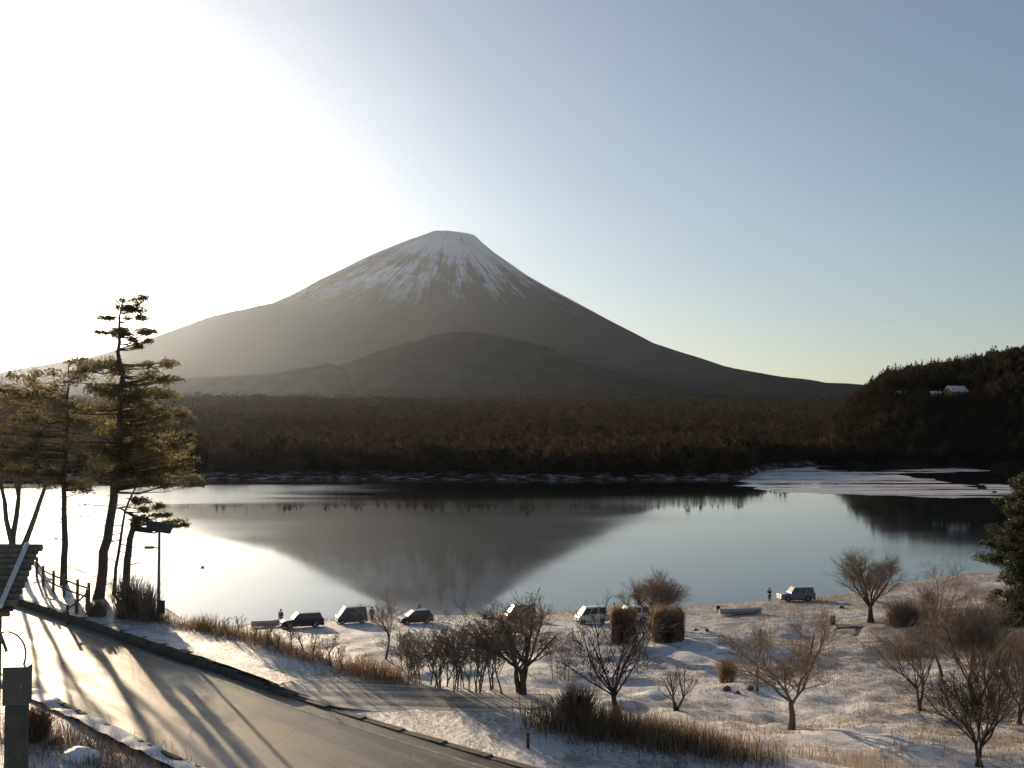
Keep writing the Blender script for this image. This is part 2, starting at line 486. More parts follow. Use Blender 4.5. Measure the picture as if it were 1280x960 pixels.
def lane_material():
    m, nt, b = mat_new('tracked_snow')
    P = geo_pos(nt)
    tr = nodes_noise(nt, P, 2.2, 6, 0.65, stretch=(0.06, 1.3, 1), rotz=R(4))
    gr = nodes_noise(nt, P, 9, 6, 0.7)
    f = mathn(nt, 'ADD', mathn(nt, 'MULTIPLY', tr.outputs[0], 0.65), mathn(nt, 'MULTIPLY', gr.outputs[0], 0.35))
    k = ramp(nt, f, [(0.44, 0.0), (0.55, 1.0)])
    col = mixc(nt, k.outputs[0], (0.20, 0.16, 0.12), (0.68, 0.64, 0.58))
    nt.links.new(col, b.inputs['Base Color']); b.inputs['Roughness'].default_value = 0.5
    bp = nt.nodes.new('ShaderNodeBump'); bp.inputs['Strength'].default_value = 0.5; bp.inputs['Distance'].default_value = 0.12
    nt.links.new(f, bp.inputs['Height']); nt.links.new(bp.outputs[0], b.inputs['Normal'])
    return m
M['lane'] = lane_material()
laneA, laneB = LHI, LLO
def lane_z(X, Y): return shelf_plane(X, Y) + 0.075
tag(strip('lane', laneA, laneB, M['lane'], 0.0, 70, 16, zf=lane_z), kind='structure')

# kerb: pre-cast stones laid end to end on the lake side of the road
def polyline_pts(P, step):
    P = np.array(P, float); d = np.r_[0, np.cumsum(np.hypot(*np.diff(P, axis=0).T))]
    t = np.arange(0, d[-1], step)
    return np.stack([np.interp(t, d, P[:, 0]), np.interp(t, d, P[:, 1])], 1)
kerb_e = bpy.data.objects.new('kerb', None); C.objects.link(kerb_e); tag(kerb_e, kind='structure')
kp = polyline_pts(KERB, 2.0)
blk = {}
for i in range(len(kp) - 1):
    a, b_ = kp[i], kp[i + 1]
    if a[0] < -34 or a[0] > 3: continue
    m_ = (a + b_) / 2; ang = math.atan2(*(b_ - a)[::-1])
    hgt = round(float(np.interp(m_[0], [-13.5, -7.0], [0.36, 0.075])) / .03) * .03 + .015
    if hgt not in blk:
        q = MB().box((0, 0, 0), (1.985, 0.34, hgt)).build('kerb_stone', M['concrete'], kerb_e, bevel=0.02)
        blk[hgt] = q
    else:
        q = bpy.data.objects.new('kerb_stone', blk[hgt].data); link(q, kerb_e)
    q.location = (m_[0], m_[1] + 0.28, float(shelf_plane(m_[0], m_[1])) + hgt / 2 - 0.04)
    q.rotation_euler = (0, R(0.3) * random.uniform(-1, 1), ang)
KL = KERB[KERB[:, 0] < -8.2]
def off_line(P, k): return [(x + k * .62, y + k * .78) for x, y in P]
def cap_z(X, Y): return np.maximum(terrain_z(X, Y) + .015, shelf_plane(X, Y) + 0.34 + .04 * vnoise(X, Y, .7, 71))
tag(strip('snow_verge', off_line(KL, .12), off_line(KL, 1.1), M['snow_ground'], 0.0, 260, 8, zf=cap_z), kind='structure')
KN = NEAR[(NEAR[:, 0] > -24) & (NEAR[:, 0] < 2)]
def ncap_z(X, Y): return shelf_plane(X, Y) + 0.17 + .14 * vnoise(X, Y, .9, 72) + .08 * vnoise(X, Y, .35, 73)
# snow-topped edging on the near side
edge_e = bpy.data.objects.new('near_kerb', None); C.objects.link(edge_e); tag(edge_e, kind='structure')
npnt = polyline_pts(NEAR, 1.2)
eb = None
tag(strip('snow_crust', off_line(KN, .10), off_line(KN, -.55), M['snow'], 0.0, 160, 5, zf=ncap_z), kind='structure')
for i in range(len(npnt) - 1):
    a, b_ = npnt[i], npnt[i + 1]
    if a[0] < -24 or a[0] > 0: continue
    m_ = (a + b_) / 2; ang = math.atan2(*(b_ - a)[::-1])
    if eb is None:
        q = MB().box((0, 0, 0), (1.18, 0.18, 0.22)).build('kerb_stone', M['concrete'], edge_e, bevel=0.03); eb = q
    else:
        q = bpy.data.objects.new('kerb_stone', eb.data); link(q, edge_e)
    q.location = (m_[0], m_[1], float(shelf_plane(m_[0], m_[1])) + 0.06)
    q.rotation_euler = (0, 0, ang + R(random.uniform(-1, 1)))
# faint worn edge line of the road
ln = []
for k in (0.55, 0.67):
    n_ = np.array([-0.60, -0.62]) * k * 1.6
    ln.append([(x + n_[0] * 0.5, y + n_[1]) for x, y in KERB if -30 < x < 6])
M['road_line'] = simple('worn_road_paint', (0.16, 0.155, 0.145), 0.6, 0.4, 2.5, col2=(0.5, 0.5, 0.47))
tag(strip('road_marking', ln[0], ln[1], M['road_line'], 0.006, 60, 2), kind='structure')

# ------------------------------------------------------------------ lake
def water_material():
    m, nt, b = mat_new('lake_water')
    P = geo_pos(nt)
    b.inputs['Base Color'].default_value = (0.012, 0.016, 0.02, 1)
    b.inputs['IOR'].default_value = 1.333
    w = nodes_noise(nt, P, 0.010, 4, 0.5, stretch=(0.35, 1.4, 1))
    r = ramp(nt, w.outputs[0], [(0.42, 0.035), (0.66, 0.10)])
    # wind-ruffled patch off the far left shore
    gs = nt.nodes.new('ShaderNodeVectorMath'); gs.operation = 'SUBTRACT'; gs.inputs[1].default_value = (-118, 385, 0); nt.links.new(P, gs.inputs[0])
    gm = nt.nodes.new('ShaderNodeVectorMath'); gm.operation = 'MULTIPLY'; gm.inputs[1].default_value = (1 / 90, 1 / 75, 0); nt.links.new(gs.outputs[0], gm.inputs[0])
    gl = nt.nodes.new('ShaderNodeVectorMath'); gl.operation = 'LENGTH'; nt.links.new(gm.outputs[0], gl.inputs[0])
    gw = nodes_noise(nt, P, 0.03, 4, 0.6, stretch=(0.3, 1.4, 1))
    gsum = mathn(nt, 'MULTIPLY_ADD', gw.outputs[0], 1.4, mathn(nt, 'SUBTRACT', gl.outputs['Value'], 0.7))
    gr = ramp(nt, gsum, [(0.45, 0.16), (0.95, 0.0)])
    nt.links.new(mathn(nt, 'ADD', r.outputs[0], gr.outputs[0]), b.inputs['Roughness'])
    rip = nodes_noise(nt, P, 1.2, 3, 0.5, stretch=(0.5, 1.0, 1))
    bp = nt.nodes.new('ShaderNodeBump'); bp.inputs['Strength'].default_value = 0.04; bp.inputs['Distance'].default_value = 0.02
    nt.links.new(rip.outputs[0], bp.inputs['Height']); nt.links.new(bp.outputs[0], b.inputs['Normal'])
    return m
M['water'] = water_material()
lk = MB().add([(-1500, 90, 0), (1500, 90, 0), (1500, 1100, 0), (-1500, 1100, 0)], [(0, 1, 2, 3)]).build('lake_water', M['water'])
tag(lk, kind='structure')

# ------------------------------------------------------------------ far shore and wooded plain
FSX = [-2500, -420, -300, -180, -60, 20, 80, 96, 104, 125, 160, 220, 400, 2500]
FSY = [600, 500, 476, 468, 470, 462, 468, 474, 560, 618, 625, 600, 560, 520]
def far_z(X, Y):
    ys_ = np.interp(X * 470 / np.maximum(Y, 300), FSX, FSY)
    d = Y - ys_
    return np.where(d < 0, np.maximum(d * 0.08, -3), np.minimum(d * 0.12, 1.8) + np.maximum(d - 20, 0) * 0.0275) + (d > 12) * (2.2 * vnoise(X, Y, 90, 11) + 1.0 * vnoise(X, Y, 30, 12)) * np.clip(d / 60, 0, 1) \
        + (d > 300) * 22 * vnoise(X, Y, 620, 13) * np.clip((d - 300) / 900, 0, 1)
def plain_material():
    m, nt, b = mat_new('wooded_plain')
    P = geo_pos(nt)
    n1 = nodes_noise(nt, P, 0.012, 8, 0.7); n2 = nodes_noise(nt, P, 0.08, 6, 0.7)
    f = mathn(nt, 'ADD', mathn(nt, 'MULTIPLY', n1.outputs[0], 0.5), mathn(nt, 'MULTIPLY', n2.outputs[0], 0.5))
    c = ramp(nt, f, [(0.35, (0.035, 0.03, 0.018)), (0.6, (0.075, 0.05, 0.032))])
    n3 = nodes_noise(nt, P, 0.15, 6, 0.7)
    sx = nt.nodes.new('ShaderNodeSeparateXYZ'); nt.links.new(P, sx.inputs[0])
    near = nt.nodes.new('ShaderNodeMapRange'); near.inputs[1].default_value = 2.6; near.inputs[2].default_value = 1.6
    near.inputs[3].default_value = 0.0; near.inputs[4].default_value = 1.0; nt.links.new(sx.outputs[2], near.inputs[0])
    sn = ramp(nt, n3.outputs[0], [(0.48, 0.0), (0.66, 0.5)])
    col = mixc(nt, mathn(nt, 'MULTIPLY', sn.outputs[0], near.outputs[0]), c.outputs[0], (0.7, 0.7, 0.74))
    nt.links.new(col, b.inputs['Base Color']); b.inputs['Roughness'].default_value = 0.95; b.inputs['Specular IOR Level'].default_value = 0.0
    return m
M['plain'] = plain_material()
# fan-shaped sheet: rows by distance, columns by bearing
def fan(name, D, A, zf, mat):
    Dg, Ag = np.meshgrid(D, A, indexing='ij')
    X = Ag * Dg; Y = Dg
    V = np.stack([X.ravel(), Y.ravel(), zf(X, Y).ravel()], 1)
    na = len(A); i = (np.arange(len(D) - 1)[:, None] * na + np.arange(na - 1)[None, :]).ravel()
    return np_mesh(name, V, np.stack([i, i + 1, i + na + 1, i + na], 1), mat, smooth=True)
D = np.r_[np.arange(440, 700, 6), np.geomspace(700, 12000, 90), 16000, 24000]
tag(fan('far_shore', D, np.linspace(-0.75, 0.75, 260), far_z, M['plain']), kind='structure')

# ------------------------------------------------------------------ the great volcano
VD = 17000.0
def prof(px):   # (u,v) silhouette -> (offset in metres, height)
    return np.array([(abs(u - 565) / F * VD, 23 + (530 - v) / F * VD) for u, v in px])
LEFT = prof([(565, 293), (537, 290), (528, 294), (500, 305), (450, 328), (400, 355), (360, 378), (335, 391), (318, 397), (300, 397), (265, 407), (225, 424), (190, 438), (120, 462), (0, 488), (-150, 505), (-300, 515)])
RIGHT = prof([(565, 293), (594, 294), (602, 302), (620, 317), (660, 345), (700, 368), (760, 402), (830, 438), (880, 454), (925, 469), (980, 480), (1040, 489), (1120, 496), (1300, 508), (1430, 515)])
def volcano():
    nth, nr = 900, 190
    r = np.r_[0, np.geomspace(60, 10400, nr)]
    th = np.linspace(0, 2 * math.pi, nth, endpoint=False)
    Rg, Tg = np.meshgrid(r, th, indexing='ij')
    hl = np.interp(Rg, LEFT[:, 0], LEFT[:, 1]); hr = np.interp(Rg, RIGHT[:, 0], RIGHT[:, 1])
    w = 0.5 + 0.5 * np.cos(Tg)
    w = w * w * (3 - 2 * w)
    h = hl * (1 - w) + hr * w
    # crater
    h = np.where(Rg < 230, h - 90 * (1 - (Rg / 230) ** 2), h)
    # erosion gullies running down the slope, deeper mid-slope
    def streak(nf, seed, wob):
        t = (Tg + wob * 0.05 * np.sin(Rg / 900.0 + seed)) / (2 * math.pi) * nf
        i = np.floor(t); f = t - i; f = f * f * (3 - 2 * f)
        rb = Rg / 1500.0
        def hsh(a):
            v = np.sin((a % nf) * 91.7 + seed * 13.1) * 4375.5; return v - np.floor(v)
        return hsh(i) * (1 - f) + hsh(i + 1) * f - 0.5
    amp = np.interp(Rg, [0, 250, 900, 2500, 4500, 9000], [0, 2, 50, 90, 60, 20])
    g = streak(46, 1, 1.2) * 1.0 + streak(110, 2, 0.8) * 0.6 + streak(260, 3, 0.5) * 0.3
    h = h - np.clip(g + 0.6, 0, 2) * amp * 0.5 + amp * 0.12
    X = Rg * np.cos(Tg); Y = Rg * np.sin(Tg)
    h = h + vnoise(X, Y, 400, 21) * np.interp(Rg, [0, 300, 3000, 9000], [0, 8, 30, 50])
    V = np.stack([X.ravel() + (565 - 640) / F * VD, Y.ravel() + VD, h.ravel()], 1)
    n = len(r); i = (np.arange(n - 1)[:, None] * nth + np.arange(nth)[None, :]).ravel()
    j = (np.arange(n - 1)[:, None] * nth + ((np.arange(nth) + 1) % nth)[None, :]).ravel()
    Fc = np.stack([i, i + nth, j + nth, j], 1)
    m, nt, b = mat_new('snowy_volcano')
    P = geo_pos(nt)
    sub = nt.nodes.new('ShaderNodeVectorMath'); sub.operation = 'SUBTRACT'; sub.inputs[1].default_value = ((565 - 640) / F * VD, VD, 0)
    nt.links.new(P, sub.inputs[0])
    sp = nt.nodes.new('ShaderNodeSeparateXYZ'); nt.links.new(sub.outputs[0], sp.inputs[0])
    ang = mathn(nt, 'ARCTAN2', sp.outputs[1], sp.outputs[0])
    rad = nt.nodes.new('ShaderNodeVectorMath'); rad.operation = 'LENGTH'
    cxy = nt.nodes.new('ShaderNodeCombineXYZ'); nt.links.new(sp.outputs[0], cxy.inputs[0]); nt.links.new(sp.outputs[1], cxy.inputs[1])
    nt.links.new(cxy.outputs[0], rad.inputs[0])
    def sn(fa, fr, det, ro=0.6):
        c = nt.nodes.new('ShaderNodeCombineXYZ')
        nt.links.new(mathn(nt, 'MULTIPLY', ang, fa), c.inputs[0])
        nt.links.new(mathn(nt, 'MULTIPLY', rad.outputs['Value'], fr), c.inputs[1])
        wob = nodes_noise(nt, P, 0.0012, 3)
        nt.links.new(mathn(nt, 'MULTIPLY', wob.outputs[0], 0.8), c.inputs[2])
        return nodes_noise(nt, c.outputs[0], 1.0, det, ro).outputs[0]
    st = sn(10, 0.0008, 6, 0.75); st2 = sn(45, 0.0014, 4, 0.65)
    hgt = nt.nodes.new('ShaderNodeMapRange'); hgt.inputs[1].default_value = 1350; hgt.inputs[2].default_value = 2950
    nt.links.new(sp.outputs[2], hgt.inputs[0])
    hr_ = ramp(nt, hgt.outputs[0], [(0.0, 0.0), (0.16, 0.20), (0.40, 0.36), (1.0, 0.58)])
    s = mathn(nt, 'ADD', mathn(nt, 'MULTIPLY', st, 0.6), mathn(nt, 'MULTIPLY', st2, 0.4))
    s = mathn(nt, 'MULTIPLY_ADD', s, 1.9, -0.45)
    s = mathn(nt, 'ADD', s, hr_.outputs[0])
    k = ramp(nt, s, [(0.74, 0.0), (0.95, 1.0)])
    gate = ramp(nt, hgt.outputs[0], [(0.05, 0.0), (0.36, 1.0)])
    patchy = nodes_noise(nt, P, 0.0011, 5, 0.65)
    s = mathn(nt, 'ADD', s, mathn(nt, 'MULTIPLY_ADD', patchy.outputs[0], 0.8, -0.44))
    k = ramp(nt, s, [(0.76, 0.0), (0.93, 1.0)])
    rock = ramp(nt, st2, [(0.3, (0.035, 0.030, 0.028)), (0.7, (0.070, 0.056, 0.048))])
    wood = (0.040, 0.034, 0.026)
    tl = nt.nodes.new('ShaderNodeMapRange'); tl.inputs[1].default_value = 1250; tl.inputs[2].default_value = 1650
    nt.links.new(sp.outputs[2], tl.inputs[0])
    c = mixc(nt, tl.outputs[0], wood, rock.outputs[0])
    c = mixc(nt, mathn(nt, 'MULTIPLY', k.outputs[0], gate.outputs[0]), c, (0.64, 0.64, 0.68))
    nt.links.new(c, b.inputs['Base Color']); b.inputs['Roughness'].default_value = 0.9; b.inputs['Specular IOR Level'].default_value = 0.0
    o = np_mesh('snowy_mountain', V, Fc, m, smooth=True)
    tag(o, kind='structure')
volcano()

M['far_wood'] = simple('far_wooded_slope', (0.045, 0.035, 0.025), 0.95, 0.28, 0.012, spec=0.0)
def ridge(name, px, D0, depth, mat, seed, base_v=520, rough=1.0):
    """a wooded hill of real depth whose skyline runs through the given bearings"""
    px = np.array(px, float)
    us = np.linspace(px[0, 0], px[-1, 0], 220)
    vs = np.interp(us, px[:, 0], px[:, 1])
    t = np.linspace(-1, 1, 60)
    top = 23 + (530 - vs) / F * D0
    U, T = np.meshgrid(us, t, indexing='ij')
    Dg = D0 + T * depth / 2
    X = (U - 640) / F * D0; Y = Dg
    prof_ = np.cos(T * math.pi / 2) ** 1.3 * (1 + .05 * np.sin(U * .11 + T * 9) * (np.abs(T) > .05) * np.abs(T))
    Z = top[:, None] * prof_ + rough * (vnoise(X, Y, depth / 7, seed) * 0.10 + vnoise(X, Y, depth / 22, seed + 1) * 0.06 + vnoise(X, Y, depth / 60, seed + 2) * 0.03) * top[:, None] * (1 - np.abs(T)) * 1.2
    V = np.stack([X.ravel(), Y.ravel(), Z.ravel()], 1)
    n = len(t); i = (np.arange(len(us) - 1)[:, None] * n + np.arange(n - 1)[None, :]).ravel()
    o = np_mesh(name, V, np.stack([i, i + n, i + n + 1, i + 1], 1), mat, smooth=True)
    return tag(o, kind='structure')
ridge('wooded_hill', [(370, 500), (410, 465), (450, 448), (500, 431), (540, 419), (572, 414), (600, 418), (650, 424), (680, 431), (710, 447), (760, 462), (830, 480), (900, 500)], 7600, 2400, M['far_wood'], 31, rough=0.35)
ridge('left_foothill', [(-200, 505), (0, 492), (100, 486), (200, 474), (300, 470), (350, 467), (385, 460), (412, 455), (440, 462), (480, 478), (560, 505)], 7300, 1900, M['far_wood'], 35, rough=0.35)
ridge('right_foothill', [(860, 505), (900, 477), (925, 470), (948, 466), (968, 470), (990, 477), (1030, 483), (1080, 486), (1160, 492), (1240, 505)], 8600, 2400, M['far_wood'], 39, rough=0.25)

# ------------------------------------------------------------------ wooded hill on the right shore
HPX = np.array([(1018, 590), (1032, 566), (1046, 535), (1065, 512), (1085, 495), (1110, 479), (1140, 474), (1170, 470), (1200, 466), (1240, 458), (1290, 450), (1360, 438), (1450, 428), (1600, 430)], float)
def hill_z(X, Y):
    u = X / Y * F + 640
    v = np.interp(u, HPX[:, 0], HPX[:, 1])
    foot = 612 - np.clip((u - 1060) / 400, 0, 1) * 60
    D0 = 930
    top = np.maximum(23 + (530 - v) / F * D0, 0)
    t = (Y - foot) / (D0 - foot)
    up = np.where(t < 0, 0, np.where(t < 1, np.sin(np.clip(t, 0, 1) * math.pi / 2) ** 1.25, np.cos(np.clip((t - 1) * 0.9, 0, 1) * math.pi / 2)))
    return -3.5 + (t > 0) * np.minimum((Y - foot) * 0.4, 5) + top * up * 1.0 + (t > 0.02) * (5 * vnoise(X, Y, 60, 41) + 2.5 * vnoise(X, Y, 25, 42)) * np.clip(t * 3, 0, 1) * (t < 1.3)
M['hill_floor'] = simple('hill_woodland_floor', (0.04, 0.03, 0.02), 0.95, 0.4, 0.06, spec=0.0)
tag(fan('right_hill', np.arange(540, 1500, 9), np.linspace((1012 - 640) / F, (1640 - 640) / F, 170), hill_z, M['hill_floor']), kind='structure')

# ------------------------------------------------------------------ distant woods (merged tree geometry)
def tri_cloud(n, cx, cy, cz, rx, ry, rz, size, flat=0.0, r=rng, hollow=0.35):
    """n small triangles filling an ellipsoid"""
    d = r.normal(size=(n, 3)); d /= np.linalg.norm(d, axis=1)[:, None]
    rad = (hollow + (1 - hollow) * r.random(n) ** 0.5)[:, None]
    c = d * rad * np.array([rx, ry, rz]) + np.array([cx, cy, cz])
    a = r.normal(size=(n, 3)); a /= np.linalg.norm(a, axis=1)[:, None]
    b = r.normal(size=(n, 3)); b -= (b * a).sum(1)[:, None] * a; b /= np.linalg.norm(b, axis=1)[:, None]
    s = size * (0.6 + 0.8 * r.random(n))[:, None]
    return np.stack([c - a * s * 0.5, c + a * s * 0.5, c + b * s * 0.9], 1)       # (n,3,3)
def proto_broadleaf(n, seed):
    r = np.random.default_rng(seed)
    parts = []
    for k in range(5):
        parts.append(tri_cloud(n // 5, r.uniform(-.2, .2), r.uniform(-.2, .2), r.uniform(.5, .8), .24, .24, .22, 0.13, r=r))
    # upright twigs
    m = n // 4
    b = r.uniform(-.3, .3, (m, 3)); b[:, 2] = r.uniform(.25, .6, m)
    t = b * np.array([1.5, 1.5, 1]); t[:, 2] += r.uniform(.25, .42, m)
    w = np.zeros((m, 3)); w[:, 0] = 0.035
    parts.append(np.stack([b - w, b + w, t], 1))
    tr = np.array([[(-.025, 0, 0), (.025, 0, 0), (0, 0, .7)], [(0, -.025, 0), (0, .025, 0), (0, 0, .7)]])
    return np.concatenate(parts + [tr])
def proto_conifer(n, seed):
    r = np.random.default_rng(seed)
    z = 1 - r.random(n) ** 0.6 * 0.92
    rad = (1 - z) * 0.26 * (0.5 + 0.5 * r.random(n)) * (0.8 + 0.35 * np.sin(z * 40))
    th = r.uniform(0, 2 * math.pi, n)
    c = np.stack([rad * np.cos(th), rad * np.sin(th), z * 0.97], 1)
    o = np.stack([np.cos(th), np.sin(th), -0.35 * np.ones(n)], 1) * (0.05 + 0.10 * (1 - z))[:, None]
    s = np.stack([-np.sin(th), np.cos(th), np.zeros(n)], 1) * 0.05
    a = np.stack([c - s, c + s, c + o], 1)
    tr = np.array([[(-.02, 0, 0), (.02, 0, 0), (0, 0, 1.0)], [(0, -.02, 0), (0, .02, 0), (0, 0, 1.0)]])
    return np.concatenate([a, tr])
def scatter(name, pos, h, w, kinds, protos, mat, label, cat):
    """pos (n,3) tree feet -> one merged mesh object"""
    out = []
    for k, pr in enumerate(protos):
        sel = np.where(kinds == k)[0]
        if not len(sel): continue
        th = rng.uniform(0, 2 * math.pi, len(sel)); c, s = np.cos(th), np.sin(th)
        P = pr[None] * np.stack([w[sel], w[sel], h[sel]], 1)[:, None, None, :]
        X = P[..., 0] * c[:, None, None] - P[..., 1] * s[:, None, None]
        Y = P[..., 0] * s[:, None, None] + P[..., 1] * c[:, None, None]
        Q = np.stack([X, Y, P[..., 2]], -1) + pos[sel][:, None, None, :]
        out.append(Q.reshape(-1, 3))
    V = np.concatenate(out)
    o = np_mesh(name, V, np.arange(len(V)).reshape(-1, 3), mat)
    tag(o, label, cat, kind='stuff')
    return len(V) // 3
def forest_material(name, a, b_, scale):
    m, nt, b = mat_new(name)
    g = nt.nodes.new('ShaderNodeNewGeometry')
    n = nodes_noise(nt, g.outputs['Position'], scale, 5, 0.7)
    mx_ = mathn(nt, 'ADD', mathn(nt, 'MULTIPLY', n.outputs[0], 0.85), mathn(nt, 'MULTIPLY', g.outputs['Random Per Island'], 0.15))
    c = ramp(nt, mx_, [(0.32, a), (0.68, b_)])
    nt.links.new(c.outputs[0], b.inputs['Base Color']); b.inputs['Roughness'].default_value = 0.9; b.inputs['Specular IOR Level'].default_value = 0.0
    tr = nt.nodes.new('ShaderNodeBsdfTranslucent'); nt.links.new(c.outputs[0], tr.inputs['Color'])
    ms = nt.nodes.new('ShaderNodeMixShader'); ms.inputs[0].default_value = 0.25
    nt.links.new(b.outputs[0], ms.inputs[1]); nt.links.new(tr.outputs[0], ms.inputs[2])
    nt.links.new(ms.outputs[0], nt.nodes['Material Output'].inputs['Surface'])
    return m
M['forest'] = forest_material('winter_forest', (0.034, 0.030, 0.020), (0.085, 0.064, 0.044), 0.013)
M['hill_forest'] = forest_material('hill_forest', (0.03, 0.03, 0.018), (0.060, 0.046, 0.033), 0.035)

def fan_points(D0, D1, u0, u1, n, pw=1.0):
    Dd = D0 + (D1 - D0) * rng.random(n) ** pw
    a = (rng.uniform(u0, u1, n) - 640) / F
    return a * Dd, Dd
pn = [proto_broadleaf(60, 1), proto_broadleaf(60, 2), proto_conifer(60, 3)]
pf = [proto_broadleaf(18, 4), proto_conifer(16, 5)]
# front of the wood
X, Y = fan_points(455, 900, -120, 1150, 6500, 1.25)
d = Y - np.interp(X * 470 / Y, FSX, FSY)
k = d > 9
X, Y, d = X[k], Y[k], d[k]
pos = np.stack([X, Y, far_z(X, Y) - 0.3], 1)
kinds = np.where(vnoise(X, Y, 60, 51) + rng.normal(0, .2, len(X)) > 0.12, 2, rng.integers(0, 2, len(X)))
h = np.clip(rng.normal(10.5, 2.2, len(X)), 5, 17) * np.clip(0.45 + d / 60, 0.45, 1)
n1 = scatter('far_shore_wood', pos, h, h * np.where(kinds == 2, 0.85, 0.95), kinds, pn, M['forest'], 'brown winter forest lining the far shore of the lake', 'forest')
X, Y = fan_points(880, 3600, -160, 1260, 15000, 1.5)
pos = np.stack([X, Y, far_z(X, Y) - 0.5], 1)
kinds = np.where(vnoise(X, Y, 250, 52) + rng.normal(0, .2, len(X)) > 0.05, 1, 0)
h = np.clip(rng.normal(12, 3.0, len(X)), 5, 19) * (0.9 + Y / 6000) * (1 + .5 * vnoise(X, Y, 180, 55))
n2 = scatter('plain_wood', pos, h, h * (1.0 + Y / 2500), kinds, pf, M['forest'], 'wide brown forest on the plain at the foot of the mountain', 'forest')
# right hill
X, Y = fan_points(570, 960, 1022, 1420, 5200, 1.0)
zz = hill_z(X, Y); k = zz > 1.0
X, Y, zz = X[k], Y[k], zz[k]
pos = np.stack([X, Y, zz - 0.4], 1)
kinds = np.where(vnoise(X, Y, 70, 53) + rng.normal(0, .2, len(X)) > 0.02, 2, rng.integers(0, 2, len(X)))
h = np.clip(rng.normal(9.0, 1.8, len(X)), 5, 14)
Up = X / Y * F + 640
Vp = 530 - (zz - 23) / Y * F
clear = (((Up > 1174) & (Up < 1218)) & (Vp > 484) & (Vp < 502)) | ((Up > 1160) & (Up < 1176) & (Vp > 487) & (Vp < 500))
h = np.where(clear, h * 0.3, h)
n3 = scatter('hill_wood', pos, h, h * 0.9, kinds, pn, M['hill_forest'], 'dark winter forest covering the hill on the right shore', 'forest')
# snowy bar of ice in the right hand bay, and thin far-shore rim
def flat_patch(name, outline, z, mat, label=None):
    """outline in pixels of the photo on the plane z, filled as a thin slab"""
    P = []
    for u, v in outline:
        a, b = ray(u, v); Yh = (z - CAMZ) / b; P.append((a * Yh, Yh))
    n = len(P)
    # subdivide outline with small irregularities
    Q = []
    for i in range(n):
        p, q = np.array(P[i]), np.array(P[(i + 1) % n]); L = np.hypot(*(q - p)); m_ = max(1, int(L / 6))
        for j in range(m_):
            w = p + (q - p) * j / m_
            Q.append(w + rng.normal(0, 1, 2) * np.array([2.0, 2.6]) * (j > 0))
    n = len(Q)
    cxy = np.mean(Q, axis=0)
    vs = [(q[0], q[1], 0.02) for q in Q] + [(cxy[0] + (q[0] - cxy[0]) * .985, cxy[1] + (q[1] - cxy[1]) * .985, z) for q in Q]
    fs = [(i, (i + 1) % n, (i + 1) % n + n, i + n) for i in range(n)] + [tuple(range(n, 2 * n))]
    return MB().add(vs, fs).build(name, mat)
def ice_material():
    m, nt, b = mat_new('snowy_ice')
    P = geo_pos(nt)
    a = nodes_noise(nt, P, 0.035, 6, 0.6, stretch=(0.22, 1.6, 1)); c = nodes_noise(nt, P, 0.25, 5, 0.6, stretch=(0.3, 1.2, 1))
    f = mathn(nt, 'ADD', mathn(nt, 'MULTIPLY', a.outputs[0], 0.7), mathn(nt, 'MULTIPLY', c.outputs[0], 0.3))
    r = ramp(nt, f, [(0.44, (0.02, 0.02, 0.022)), (0.48, (0.36, 0.34, 0.37)), (0.54, (0.50, 0.48, 0.51)), (0.62, (0.72, 0.68, 0.66))])
    nt.links.new(r.outputs[0], b.inputs['Base Color'])
    ro = ramp(nt, f, [(0.44, 0.05), (0.50, 0.55)]); nt.links.new(ro.outputs[0], b.inputs['Roughness'])
    return m
M['ice'] = ice_material()
for ol in ([(932, 584), (1000, 584), (1060, 589), (1120, 593), (1180, 602), (1235, 612), (1262, 622), (1200, 622), (1120, 619), (1040, 617), (960, 613), (930, 606), (926, 600)],
           [(930, 583.5), (960, 581), (1010, 582), (1050, 583.5), (1010, 585), (960, 585)],
           [(1085, 589), (1140, 587), (1190, 585), (1225, 586), (1232, 589), (1160, 591), (1100, 592)],
           [(1228, 604), (1262, 607), (1300, 616), (1300, 624), (1262, 620), (1236, 611)]):
    tag(flat_patch('snowy_ice', ol, 0.06, M['ice']), kind='structure')
# ridge conifers, each one its own tree
def needle_tree_mesh(n, seed): 
    P = proto_conifer(n, seed); return P
conif = [needle_tree_mesh(220, s) for s in (61, 62, 63)]
M['conifer_far'] = simple('dark_conifer', (0.028, 0.03, 0.016), 0.9, 0.3, 0.5, spec=0.1)
cm = []
for i, P in enumerate(conif):
    me = bpy.data.meshes.new('crown'); V = P[:-2].reshape(-1, 3)
    me.from_pydata([tuple(v) for v in V], [], [tuple(x) for x in np.arange(len(V)).reshape(-1, 3)]); me.materials.append(M['conifer_far'])
    cm.append(me)
tm = MB().tube([(0, 0, -0.05), (0, 0, 0.5), (0, 0, 0.96)], [0.022, 0.014, 0.004], 5)
tme = bpy.data.meshes.new('trunk'); tme.from_pydata(tm.v, [], tm.f); tme.materials.append(M['bark'])
us = np.r_[np.linspace(1100, 1278, 44)]
for i, u in enumerate(us):
    u = u + random.uniform(-2, 2); Yd = 925 + random.uniform(-12, 12)
    x = (u - 640) / F * Yd; z = float(hill_z(np.array([x]), np.array([Yd]))[0])
    hh = random.uniform(8, 13) * (1.15 if random.random() < .2 else 1)
    o = thing('pine_tree', (x, Yd, z - 0.5), random.uniform(0, 6), 'dark pointed conifer standing on the skyline of the right hill', 'tree', 'conifers along the ridge of the right hill')
    o.scale = (hh * random.uniform(.8, 1.1), hh * .9, hh)
    link(bpy.data.objects.new('trunk', tme), o); link(bpy.data.objects.new('crown', cm[i % 3]), o)

